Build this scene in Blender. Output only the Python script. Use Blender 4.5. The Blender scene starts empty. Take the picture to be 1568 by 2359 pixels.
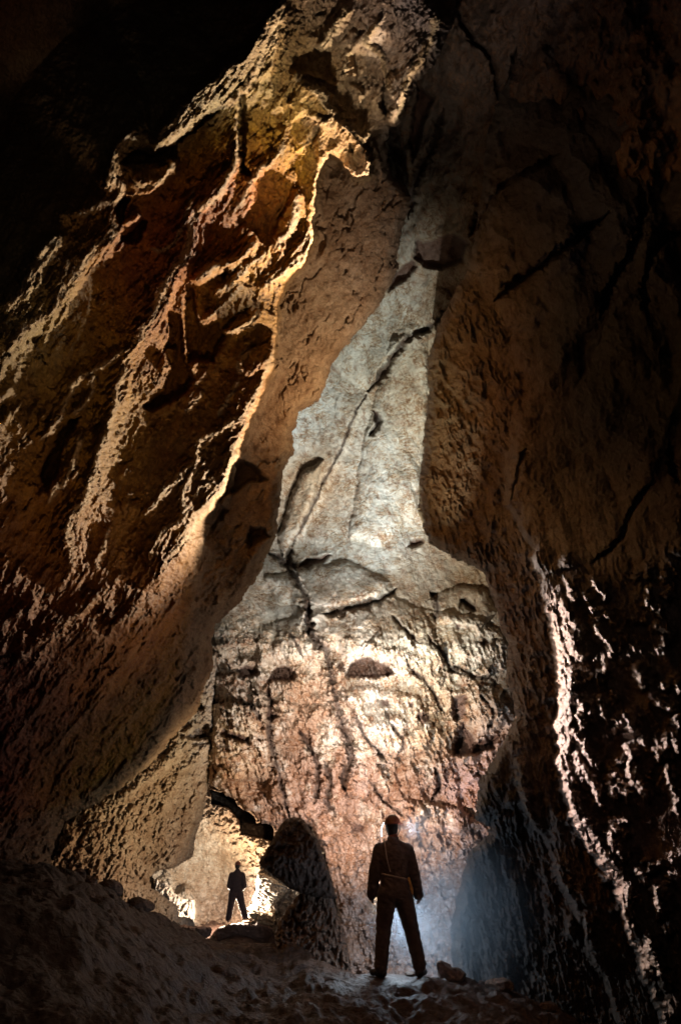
import bpy, bmesh, math, random
import numpy as np
from mathutils import Vector, Matrix

S = bpy.context.scene
COL = S.collection
# ------------------------------------------------------------------ camera
W, H = 1568.0, 2358.0            # working frame used for tracing the photograph
LENS = 24.0
F = LENS / 36.0 * H
PITCH = math.radians(27.0)
SP, CP = math.sin(PITCH), math.cos(PITCH)
cam_d = bpy.data.cameras.new('camera')
cam = bpy.data.objects.new('camera', cam_d); COL.objects.link(cam)
cam_d.sensor_fit = 'VERTICAL'; cam_d.sensor_height = 36.0; cam_d.sensor_width = 24.0
cam_d.lens = LENS; cam_d.clip_start = 0.05; cam_d.clip_end = 500
cam.location = (0, 0, 0); cam.rotation_euler = (math.pi / 2 + PITCH, 0, 0)
S.camera = cam

def P(u, v, d):
    """world point seen at traced position (u, v) at depth d metres"""
    X = (np.asarray(u, float) - W / 2) / F * d
    Y = (H / 2 - np.asarray(v, float)) / F * d
    return np.stack([X, CP * d - SP * Y, SP * d + CP * Y], axis=-1)

def Pt(u, v, d):
    return Vector(P(u, v, float(d)).tolist())

# ------------------------------------------------------------------ world and exposure
wd = bpy.data.worlds.new('World'); S.world = wd; wd.use_nodes = True
bg = wd.node_tree.nodes['Background']
bg.inputs[0].default_value = (0.9, 0.6, 0.5, 1); bg.inputs[1].default_value = 0.0005
S.view_settings.view_transform = 'Standard'
S.view_settings.look = 'None'
S.view_settings.exposure = 0.0
S.view_settings.gamma = 1.0
try:
    S.cycles.use_denoising = True
    S.cycles.max_bounces = 5
    S.cycles.diffuse_bounces = 1
    S.cycles.volume_bounces = 0
    S.cycles.sample_clamp_indirect = 4
except Exception:
    pass

# ------------------------------------------------------------------ lamps (the cavers' hidden flashes, plus unseen lights added for single walls)
def lamp(name, u, v, d, power, color, target=None, cone=None, blend=0.6, radius=0.06):
    kind = 'SPOT' if target is not None else 'POINT'
    ld = bpy.data.lights.new(name, kind)
    ld.energy = power; ld.color = color; ld.shadow_soft_size = radius
    o = bpy.data.objects.new(name, ld); COL.objects.link(o)
    o.location = Pt(u, v, d)
    if target is not None:
        ld.spot_size = math.radians(cone); ld.spot_blend = blend
        dirv = Pt(*target) - o.location
        o.rotation_euler = dirv.to_track_quat('-Z', 'Y').to_euler()
    return o

WARM = (1.0, 0.66, 0.33); AMBER = (1.0, 0.74, 0.42); WHITE = (1.0, 0.93, 0.80); COOL = (0.62, 0.80, 1.0)
#LAMPS#
lamp('unseen_light', 860, 1300, 14.5, 6300, (1, 0.76, 0.50), target=(180, 150, 5.5), cone=64)
lamp('unseen_light', 940, 700, 11.5, 1800, (1, 0.82, 0.60), target=(500, 100, 7.5), cone=78)  # added light for the upper left ridges
lamp('unseen_light', 890, 2130, 9.1, 270, (1, 0.68, 0.36), target=(420, 600, 8), cone=74, blend=0.9)
lamp('unseen_light', 1010, 1350, 10.5, 130, (1, 0.86, 0.78), target=(1420, 1550, 6.9), cone=70)
lamp('unseen_light', 912, 1600, 9.3, 1900, (1, 0.82, 0.76), target=(1480, 1650, 6.5), cone=72)  # second light added so that the right wall's strokes show
lamp('unseen_light', 900, 1500, 13.5, 3300, (0.92, 1, 0.98), target=(860, 1000, 19), cone=76, blend=0.9)
lamp('unseen_light', 830, 1640, 12.2, 1900, (1, 0.97, 0.90), target=(870, 1450, 17.3), cone=92, blend=1)
lamp('unseen_light', 790, 1900, 12.5, 1500, (1, 0.85, 0.76), target=(850, 1700, 16.5), cone=115)
lamp('unseen_light', 680, 2040, 13.0, 700, (1, 0.80, 0.56), target=(330, 1900, 14), cone=112)  # added to brighten the tan side face
lamp('unseen_light', 940, 2100, 10.8, 800, (0.72, 0.83, 1), target=(900, 1950, 15), cone=110)
lamp('unseen_light', 905, 2110, 9.2, 60, (0.66, 0.84, 1), radius=0.22)
lamp('headlamp_light', 940, 1905, 8.75, 30, (0.85, 0.92, 1), target=(1040, 1900, 12), cone=70, radius=0.03)
lamp('unseen_light', 540, 2080, 23.5, 1100, (1, 0.86, 0.68), radius=0.1)
lamp('unseen_light', 1010, 1000, 11.5, 620, (1, 0.80, 0.6), target=(740, 820, 13.2), cone=100, blend=1)  # added for the smooth face of the left wall
lamp('unseen_light', 880, 1350, 12.0, 260, (1, 0.82, 0.58), target=(1060, 1000, 13.8), cone=46, blend=1)  # added for the buttress on the right
lamp('unseen_light', 700, 900, 6, 1000, (1, 0.86, 0.70), target=(820, 60, 9), cone=52, blend=1)  # added frontal fill for the hanging lobes at the top
lamp('unseen_light', 700, 2250, 2.5, 210, (1, 0.62, 0.36), target=(400, 850, 7), cone=62, blend=1, radius=0.3)  # added orange fill from low down near the camera
lamp('unseen_light', 300, -300, 1.0, 26, (1.0, 0.7, 0.6), radius=0.5)  # added weak overall fill close to the camera
lamp('unseen_light', 800, 1700, 8.5, 130, (1, 0.80, 0.72), target=(1480, 1700, 6.3), cone=56, blend=1)  # added to lift the mid-tones of the right wall
#ENDLAMPS#

# ------------------------------------------------------------------ numpy noise
def _hash(ix, iy, seed):
    h = (ix.astype(np.int64) * 374761393 + iy.astype(np.int64) * 668265263 + seed * 1442695041) & 0xffffffff
    h = ((h ^ (h >> 13)) * 1274126177) & 0xffffffff
    return (h ^ (h >> 16)) & 0xffffffff

def gnoise(x, y, seed=0):
    ix = np.floor(x); iy = np.floor(y); fx = x - ix; fy = y - iy
    ix = ix.astype(np.int64); iy = iy.astype(np.int64)
    ux = fx * fx * fx * (fx * (fx * 6 - 15) + 10); uy = fy * fy * fy * (fy * (fy * 6 - 15) + 10)
    def g(dx, dy):
        a = _hash(ix + dx, iy + dy, seed) / 4294967296.0 * 2 * np.pi
        return np.cos(a) * (fx - dx) + np.sin(a) * (fy - dy)
    return ((g(0, 0) * (1 - ux) + g(1, 0) * ux) * (1 - uy) + (g(0, 1) * (1 - ux) + g(1, 1) * ux) * uy) * 1.5

def fbm(x, y, octv=5, seed=0, gain=0.5, lac=2.03, ridged=False):
    s = 0; a = 1.0; t = 0
    for k in range(octv):
        n = gnoise(x, y, seed + k * 17)
        if ridged: n = 1 - 2 * np.abs(n)
        s = s + a * n; t += a; a *= gain; x = x * lac + 7.3; y = y * lac - 3.1
    return s / t

def worley(x, y, seed=0):
    ix = np.floor(x).astype(np.int64); iy = np.floor(y).astype(np.int64)
    f1 = np.full(x.shape, 9.0); f2 = np.full(x.shape, 9.0); cid = np.zeros(x.shape)
    for dx in (-1, 0, 1):
        for dy in (-1, 0, 1):
            hx = _hash(ix + dx, iy + dy, seed) / 4294967296.0
            hy = _hash(ix + dx, iy + dy, seed + 91) / 4294967296.0
            d = np.hypot(ix + dx + hx - x, iy + dy + hy - y)
            m = d < f1
            f2 = np.where(m, f1, np.minimum(f2, d)); cid = np.where(m, hx * 7.13 % 1, cid); f1 = np.where(m, d, f1)
    return f1, f2, cid

def rot(u, v, ang, su, sv):
    """coordinates along (angle ang, image, clockwise from +x) and across, divided by su, sv"""
    c, s = math.cos(math.radians(ang)), math.sin(math.radians(ang))
    return (u * c + v * s) / su, (-u * s + v * c) / sv

def sstep(a, b, x):
    t = np.clip((x - a) / (b - a), 0, 1); return t * t * (3 - 2 * t)

def rbf(ctrl, U, V, lin=True, smooth=0.0):
    c = np.array(ctrl, float); n = len(c); sc = 500.0
    p = c[:, :2] / sc; vals = c[:, 2:]
    def phi(r2): return 0.5 * r2 * np.log(r2 + 1e-9)
    K = phi(((p[:, None] - p[None]) ** 2).sum(-1)) + smooth * np.eye(n)
    A = np.zeros((n + 3, n + 3)); A[:n, :n] = K; A[:n, n] = 1; A[:n, n + 1:] = p; A[n, :n] = 1; A[n + 1:, :n] = p.T
    b = np.zeros((n + 3, vals.shape[1])); b[:n] = vals
    w = np.linalg.solve(A, b)
    out = np.zeros(U.shape + (vals.shape[1],)); u = U / sc; v = V / sc
    for i in range(n):
        out += phi((u - p[i, 0]) ** 2 + (v - p[i, 1]) ** 2)[..., None] * w[i]
    out += w[n] + u[..., None] * w[n + 1] + v[..., None] * w[n + 2]
    return out[..., 0] if vals.shape[1] == 1 else out

def seg_dist(pts, U, V, closed=False):
    """min distance to polyline, sign (+ = image left when walking down) and arc parameter 0..1"""
    pts = np.array(pts, float)
    if closed: pts = np.vstack([pts, pts[:1]])
    L = np.hypot(*(pts[1:] - pts[:-1]).T); tot = L.sum(); acc = np.concatenate([[0], np.cumsum(L)])
    best = np.full(U.shape, 1e9); sg = np.ones(U.shape); par = np.zeros(U.shape)
    for i in range(len(pts) - 1):
        ax, ay = pts[i]; dx, dy = pts[i + 1] - pts[i]; l2 = dx * dx + dy * dy + 1e-9
        t = np.clip(((U - ax) * dx + (V - ay) * dy) / l2, 0, 1)
        qx = U - ax - t * dx; qy = V - ay - t * dy
        d = qx * qx + qy * qy; m = d < best
        best = np.where(m, d, best); sg = np.where(m, np.sign(dx * (V - ay) - dy * (U - ax) + 1e-12), sg)
        par = np.where(m, (acc[i] + t * L[i]) / tot, par)
    return np.sqrt(best), sg, par

def inside(poly, U, V):
    r = np.zeros(U.shape, bool); n = len(poly)
    for i in range(n):
        x1, y1 = poly[i]; x2, y2 = poly[(i + 1) % n]
        if y1 == y2: continue
        c = ((y1 > V) != (y2 > V)) & (U < (x2 - x1) * (V - y1) / (y2 - y1) + x1)
        r ^= c
    return r

def sdf(poly, U, V):
    d, _, _ = seg_dist(poly, U, V, True)
    return np.where(inside(poly, U, V), d, -d)

def smooth_line(pts, n=6):
    pts = [np.array(p, float) for p in pts]
    if len(pts) < 3: return pts
    ext = [2 * pts[0] - pts[1]] + pts + [2 * pts[-1] - pts[-2]]; out = []
    for i in range(1, len(ext) - 2):
        p0, p1, p2, p3 = ext[i - 1:i + 3]
        for k in range(n):
            t = k / n
            out.append(0.5 * (2 * p1 + (p2 - p0) * t + (2 * p0 - 5 * p1 + 4 * p2 - p3) * t * t + (3 * p1 - p0 - 3 * p2 + p3) * t ** 3))
    out.append(pts[-1]); return out

def edge(U, V, pts, h, wl, wr, taper=0.15, n=3):
    """sharp crest along a traced line: long slope on the left (wl px), short drop on the right (wr px)"""
    pts = smooth_line(pts, n); a = np.array(pts)
    pad = 3 * max(wl, wr); out = np.zeros(U.shape)
    m = (U > a[:, 0].min() - pad) & (U < a[:, 0].max() + pad) & (V > a[:, 1].min() - pad) & (V < a[:, 1].max() + pad)
    if not m.any(): return out
    d, s, t = seg_dist(pts, U[m], V[m])
    amp = np.clip(np.minimum(t, 1 - t) / taper, 0, 1) ** 0.7
    # distance past the ends softens as well
    w = np.where(s > 0, wl, wr)
    out[m] = h * amp * np.exp(-(d / w) ** np.where(s > 0, 1.2, 1.7))
    return out

def crack(U, V, pts, w):
    """0..1 mask of a narrow traced crack"""
    pts = smooth_line(pts, 3); a = np.array(pts); out = np.zeros(U.shape); pad = 5 * w
    m = (U > a[:, 0].min() - pad) & (U < a[:, 0].max() + pad) & (V > a[:, 1].min() - pad) & (V < a[:, 1].max() + pad)
    if m.any():
        d, s, t = seg_dist(pts, U[m], V[m]); ww = w * (0.45 + 1.1 * np.clip(0.5 + fbm(U[m] / 15, V[m] / 15, 3, 77), 0, 1)) * np.clip(np.minimum(t, 1 - t) * 8, 0.15, 1)
        out[m] = np.exp(-(d / ww) ** 2)
    return out

def patchy(u, v, sc, seed, lo=0.3):
    return lo + (1 - lo) * sstep(-0.18, 0.28, fbm(u / sc, v / sc, 3, seed))

def pit(U, V, pts, h, w=8):
    a = np.array(pts); out = np.zeros(U.shape)
    m = (U > a[:, 0].min() - 40) & (U < a[:, 0].max() + 40) & (V > a[:, 1].min() - 40) & (V < a[:, 1].max() + 40)
    if m.any(): out[m] = -h * sstep(-w * 0.4, w, sdf(pts, U[m], V[m]))
    return out

# ------------------------------------------------------------------ materials
def rock_material(name, crack=0.5, grain=(0.86, 1.1), bump=0.5, rough=0.72, scale=1.0, spec=0.35, veins=0.0, micro=1.0, smoothness=1.0):
    m = bpy.data.materials.new(name); m.use_nodes = True; nt = m.node_tree; N = nt.nodes; L = nt.links
    N.clear()
    out = N.new('ShaderNodeOutputMaterial'); bs = N.new('ShaderNodeBsdfPrincipled'); L.new(bs.outputs[0], out.inputs[0])
    bs.inputs['Roughness'].default_value = rough
    bs.inputs['Specular IOR Level'].default_value = spec
    tc = N.new('ShaderNodeTexCoord'); at = N.new('ShaderNodeAttribute'); at.attribute_name = 'rock_tint'
    def noise(sc, det=6, rg=0.6, dist=0.0):
        n = N.new('ShaderNodeTexNoise'); n.inputs['Scale'].default_value = sc * scale; n.inputs['Detail'].default_value = det
        n.inputs['Roughness'].default_value = rg; n.inputs['Distortion'].default_value = dist; L.new(tc.outputs['Object'], n.inputs['Vector']); return n
    def ramp(src, pts):
        r = N.new('ShaderNodeValToRGB'); e = r.color_ramp.elements
        while len(e) < len(pts): e.new(0.5)
        for k, (p, c) in enumerate(pts):
            e[k].position = p; e[k].color = (c, c, c, 1) if not isinstance(c, tuple) else c
        L.new(src, r.inputs[0]); return r
    def mul(a, b, f=1.0):
        x = N.new('ShaderNodeMix'); x.data_type = 'RGBA'; x.blend_type = 'MULTIPLY'; x.inputs[0].default_value = f
        L.new(a, x.inputs[6]); L.new(b, x.inputs[7]); return x.outputs[2]
    soft_ = smoothness
    n1 = noise(1.1, 8, 0.65, 0.3); n2 = noise(7, 8, 0.7, 0.2); n3 = noise(38, 4, 0.7)
    c = mul(at.outputs['Color'], ramp(n1.outputs[0], [(0.3, (0.72, 0.62, 0.52, 1)), (0.6, (1, 1, 1, 1))]).outputs[0])
    c = mul(c, ramp(n2.outputs[0], [(0.32, (1 - 0.40 * soft_, 1 - 0.5 * soft_, 1 - 0.58 * soft_, 1)), (0.55, (1, 1, 1, 1)), (0.75, (1.0, 1.0, 1.0, 1))]).outputs[0])
    c = mul(c, ramp(n3.outputs[0], [(0.3, 1 - 0.38 * soft_), (0.62, 1.0)]).outputs[0])
    hts = []
    if veins > 0:      # thin brown hairline cracks with mud in them
        for sc, st in ((2.6, 0.05), (6.0, 0.08)):
            w = N.new('ShaderNodeTexNoise'); w.noise_dimensions = '3D'; w.inputs['Scale'].default_value = sc * scale; w.inputs['Detail'].default_value = 5
            w.inputs['Roughness'].default_value = 0.62; w.inputs['Distortion'].default_value = 1.6
            mp = N.new('ShaderNodeMapping'); mp.inputs['Scale'].default_value = (1.0, 1.0, 2.4); mp.inputs['Rotation'].default_value = (0.3, 0.9, sc)
            L.new(tc.outputs['Object'], mp.inputs[0]); L.new(mp.outputs[0], w.inputs['Vector'])
            sb = N.new('ShaderNodeMath'); sb.operation = 'SUBTRACT'; sb.inputs[1].default_value = 0.5; L.new(w.outputs[0], sb.inputs[0])
            ab = N.new('ShaderNodeMath'); ab.operation = 'ABSOLUTE'; L.new(sb.outputs[0], ab.inputs[0])
            # break the lines up
            gate = noise(sc * 0.9, 3, 0.6); gr = ramp(gate.outputs[0], [(0.45, 0.0), (0.6, 1.0)])
            r = ramp(ab.outputs[0], [(0.0, (0.36, 0.20, 0.12, 1)), (st * 0.35, (0.8, 0.66, 0.5, 1)), (st, (1, 1, 1, 1))])
            x = N.new('ShaderNodeMix'); x.data_type = 'RGBA'; x.blend_type = 'MULTIPLY'
            g2 = N.new('ShaderNodeMath'); g2.operation = 'MULTIPLY'; g2.inputs[1].default_value = veins; L.new(gr.outputs[0], g2.inputs[0])
            L.new(g2.outputs[0], x.inputs[0]); L.new(c, x.inputs[6]); L.new(r.outputs[0], x.inputs[7]); c = x.outputs[2]
    L.new(c, bs.inputs['Base Color'])
    # relief of the rock skin
    vo = N.new('ShaderNodeTexVoronoi'); vo.feature = 'DISTANCE_TO_EDGE'; vo.inputs['Scale'].default_value = 3.2 * scale
    wv = noise(2.5, 4, 0.6); mx = N.new('ShaderNodeVectorMath'); mx.operation = 'MULTIPLY_ADD'
    mx.inputs[1].default_value = (0.5, 0.5, 0.5); L.new(wv.outputs['Color'], mx.inputs[0]); L.new(tc.outputs['Object'], mx.inputs[2]); L.new(mx.outputs[0], vo.inputs['Vector'])
    vr = ramp(vo.outputs['Distance'], [(0.0, 0.0), (0.05, 0.7), (0.3, 1.0)])
    nrm = None
    for src, st, dist in ((vr.outputs[0], crack, 0.07), (noise(5, 8, 0.7, 0.4).outputs[0], bump * 1.3, 0.16), (noise(24, 6, 0.75).outputs[0], bump * 1.3 * micro, 0.06)):
        b = N.new('ShaderNodeBump'); b.inputs['Strength'].default_value = min(1, st); b.inputs['Distance'].default_value = dist
        L.new(src, b.inputs['Height'])
        if nrm is not None: L.new(nrm, b.inputs['Normal'])
        nrm = b.outputs[0]
    L.new(nrm, bs.inputs['Normal'])
    return m

def plain(name, col, rough=0.6, noise_amt=0.3, scale=20.0, bump=0.2, spec=0.4, metal=0.0):
    m = bpy.data.materials.new(name); m.use_nodes = True; nt = m.node_tree; N = nt.nodes; L = nt.links
    bs = N['Principled BSDF']; bs.inputs['Roughness'].default_value = rough; bs.inputs['Specular IOR Level'].default_value = spec
    bs.inputs['Metallic'].default_value = metal
    tc = N.new('ShaderNodeTexCoord'); n = N.new('ShaderNodeTexNoise'); n.inputs['Scale'].default_value = scale; n.inputs['Detail'].default_value = 6
    L.new(tc.outputs['Object'], n.inputs['Vector'])
    r = N.new('ShaderNodeValToRGB'); r.color_ramp.elements[0].position = 0.35; r.color_ramp.elements[1].position = 0.65
    lo = tuple(c * (1 - noise_amt) for c in col); r.color_ramp.elements[0].color = lo + (1,); r.color_ramp.elements[1].color = tuple(col) + (1,)
    L.new(n.outputs[0], r.inputs[0]); L.new(r.outputs[0], bs.inputs['Base Color'])
    b = N.new('ShaderNodeBump'); b.inputs['Strength'].default_value = bump; b.inputs['Distance'].default_value = 0.02
    L.new(n.outputs[0], b.inputs['Height']); L.new(b.outputs[0], bs.inputs['Normal'])
    return m

# ------------------------------------------------------------------ mesh helpers
def tag(o, label=None, cat=None, group=None, kind=None):
    if label: o['label'] = label
    if cat: o['category'] = cat
    if group: o['group'] = group
    if kind: o['kind'] = kind
    return o

def np_mesh(name, verts, faces, mat, tint=None, parent=None, smooth=True):
    me = bpy.data.meshes.new(name); nv = len(verts); nf = len(faces); k = faces.shape[1]
    me.vertices.add(nv); me.vertices.foreach_set('co', verts.astype(np.float32).ravel())
    me.loops.add(nf * k); me.loops.foreach_set('vertex_index', faces.astype(np.int32).ravel())
    me.polygons.add(nf); me.polygons.foreach_set('loop_start', (np.arange(nf) * k).astype(np.int32))
    me.polygons.foreach_set('loop_total', np.full(nf, k, np.int32))
    me.polygons.foreach_set('use_smooth', np.full(nf, smooth))
    me.update(calc_edges=True)
    if tint is not None:
        a = me.color_attributes.new('rock_tint', 'FLOAT_COLOR', 'POINT')
        a.data.foreach_set('color', np.concatenate([tint, np.ones((nv, 1))], 1).astype(np.float32).ravel())
    me.materials.append(mat)
    o = bpy.data.objects.new(name, me); COL.objects.link(o)
    if parent: o.parent = parent
    return o

def wall_layer(name, poly, step, depth_fn, tint_fn, mat, rough_edge=5.0, seed=1, round_px=30, round_m=0.5, skirt=2.5, offset=None, margin=0):
    """a rock face: its outline is a closed polygon, its depth comes from depth_fn, its rim turns away and runs back"""
    a = np.array(poly, float); x0, y0 = a.min(0) - 2 * step; x1, y1 = a.max(0) + 2 * step
    us = np.arange(x0, x1, step); vs = np.arange(y0, y1, step)
    U, V = np.meshgrid(us, vs)
    s = sdf(poly, U, V) + rough_edge * fbm(U / 26, V / 26, 5, seed, 0.6)
    keep = s > 0
    f = keep[:-1, :-1] & keep[1:, :-1] & keep[:-1, 1:] & keep[1:, 1:]
    used = np.zeros(U.shape, bool)
    used[:-1, :-1] |= f; used[1:, :-1] |= f; used[:-1, 1:] |= f; used[1:, 1:] |= f
    idx = -np.ones(U.shape, int); idx[used] = np.arange(used.sum())
    u = U[used]; v = V[used]; ss = s[used]
    d, fine = depth_fn(u, v)
    q = np.clip(1 - ss / round_px, 0, 1)
    d = d + round_m * (1 - np.sqrt(1 - q * q * 0.98))
    # geometry on a full grid, to get normals for the fine relief
    D = np.zeros(U.shape); D[used] = d
    pos = P(u, v, 1.0) * d[:, None]
    # smooth normals from finite differences
    G = np.zeros(U.shape + (3,)); G[used] = pos
    gx = np.zeros_like(G); gy = np.zeros_like(G)
    ok = used[:, 2:] & used[:, :-2]; gx[:, 1:-1][ok] = (G[:, 2:] - G[:, :-2])[ok]
    ok = used[2:] & used[:-2]; gy[1:-1][ok] = (G[2:] - G[:-2])[ok]
    nrm = np.cross(gy, gx)[used]; ln = np.linalg.norm(nrm, axis=1)
    view = -pos / np.linalg.norm(pos, axis=1)[:, None]
    bad = ln < 1e-9; nrm[bad] = view[bad]; ln[bad] = 1; nrm /= ln[:, None]
    sg = np.sign((nrm * view).sum(1)); nrm *= sg[:, None]
    nrm = 0.5 * nrm + 0.5 * view; nrm /= np.linalg.norm(nrm, axis=1)[:, None]
    pos = pos + nrm * fine[:, None]
    tint = np.clip(tint_fn(u, v), 0.01, 0.9)
    fi, fj = np.nonzero(f)
    faces = np.stack([idx[fi, fj], idx[fi + 1, fj], idx[fi + 1, fj + 1], idx[fi, fj + 1]], 1)
    nv = len(pos); n1 = nv
    # skirt: boundary vertices run back, so that the face has body behind its rim
    e = np.concatenate([faces[:, [0, 1]], faces[:, [1, 2]], faces[:, [2, 3]], faces[:, [3, 0]]])
    key = np.sort(e, 1); kk = key[:, 0] * (nv + 1) + key[:, 1]
    uq, inv, cnt = np.unique(kk, return_inverse=True, return_counts=True)
    be = e[cnt[inv] == 1]; bv = np.unique(be); mp = -np.ones(nv, int); mp[bv] = nv + np.arange(len(bv))
    bp = pos[bv]; dirn = bp / np.linalg.norm(bp, axis=1)[:, None]
    bp2 = bp + dirn * skirt
    pos = np.vstack([pos, bp2]); tint = np.vstack([tint, tint[bv]])
    sk = np.stack([be[:, 1], be[:, 0], mp[be[:, 0]], mp[be[:, 1]]], 1)
    faces = np.vstack([faces, sk])
    o = np_mesh(name, pos, faces, mat, tint)
    return o

def T1(pts): return [(x * 0.5875, y * 0.5875) for x, y in pts]                     # traced in zoom 1 (upper left)
def T2(pts): return [(645 + x * 0.5888, y * 0.5888) for x, y in pts]               # upper right
def T3(pts): return [(x * 0.47, 737 + y * 0.47) for x, y in pts]                   # left middle
def T4(pts): return [(460.6 + x * 0.47, 644.9 + y * 0.47) for x, y in pts]         # centre
def T5(pts): return [(921.3 + x * 0.4125, 1013.4 + y * 0.4125) for x, y in pts]    # right
def T6(pts): return [(x * 0.47, 1474 + y * 0.47) for x, y in pts]                  # lower left
def T7(pts): return [(460.6 + x * 0.47, 1382 + y * 0.47) for x, y in pts]          # centre low
def T8(pts): return [(829 + x * 0.4712, 1750.5 + y * 0.4712) for x, y in pts]      # lower right

STEP = 2.1
# ================================================================== LEFT WALL
A_POLY = [(-260, -200), (1062, -200), (1050, 0), (1040, 60), (1000, 150), (962, 190), (940, 240), (915, 296), (898, 292), (890, 330),
          (905, 400), (950, 450), (930, 520), (914, 590), (918, 620), (905, 650), (882, 690), (830, 760), (770, 830), (745, 900), (738, 922), (690, 950),
          (686, 975), (675, 1000), (680, 1040), (655, 1080), (645, 1160), (635, 1240), (600, 1320), (550, 1390), (500, 1440), (487, 1480),
          (495, 1530), (470, 1590), (455, 1640), (400, 1700), (340, 1770), (260, 1830), (190, 1870), (150, 1895), (128, 1940), (120, 1990), (60, 2060), (-60, 2200), (-260, 2300)]
A_CTRL = [  # u, v, depth of the smooth face set back behind the near mass
    (1150, -100, 12.2), (1000, 150, 12.3), (800, 300, 12.5), (900, 450, 12.9), (700, 560, 12.8), (860, 600, 13.2), (750, 800, 13.2), (600, 950, 12.9), (690, 950, 13.0), (650, 1150, 13.3), (540, 1130, 13.0), (630, 1250, 13.5),
    (480, 1300, 12.6), (500, 1430, 13.3), (480, 1550, 13.6), (450, 1620, 13.6), (400, 1500, 12.0), (300, 1750, 11.5), (200, 1500, 10.0), (130, 1930, 8.6), (0, 1950, 6.8), (0, 1750, 6.6), (-200, 1500, 5.5), (-200, 2200, 5.0), (400, 900, 12.5), (300, 300, 12), (0, 600, 10)]

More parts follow.
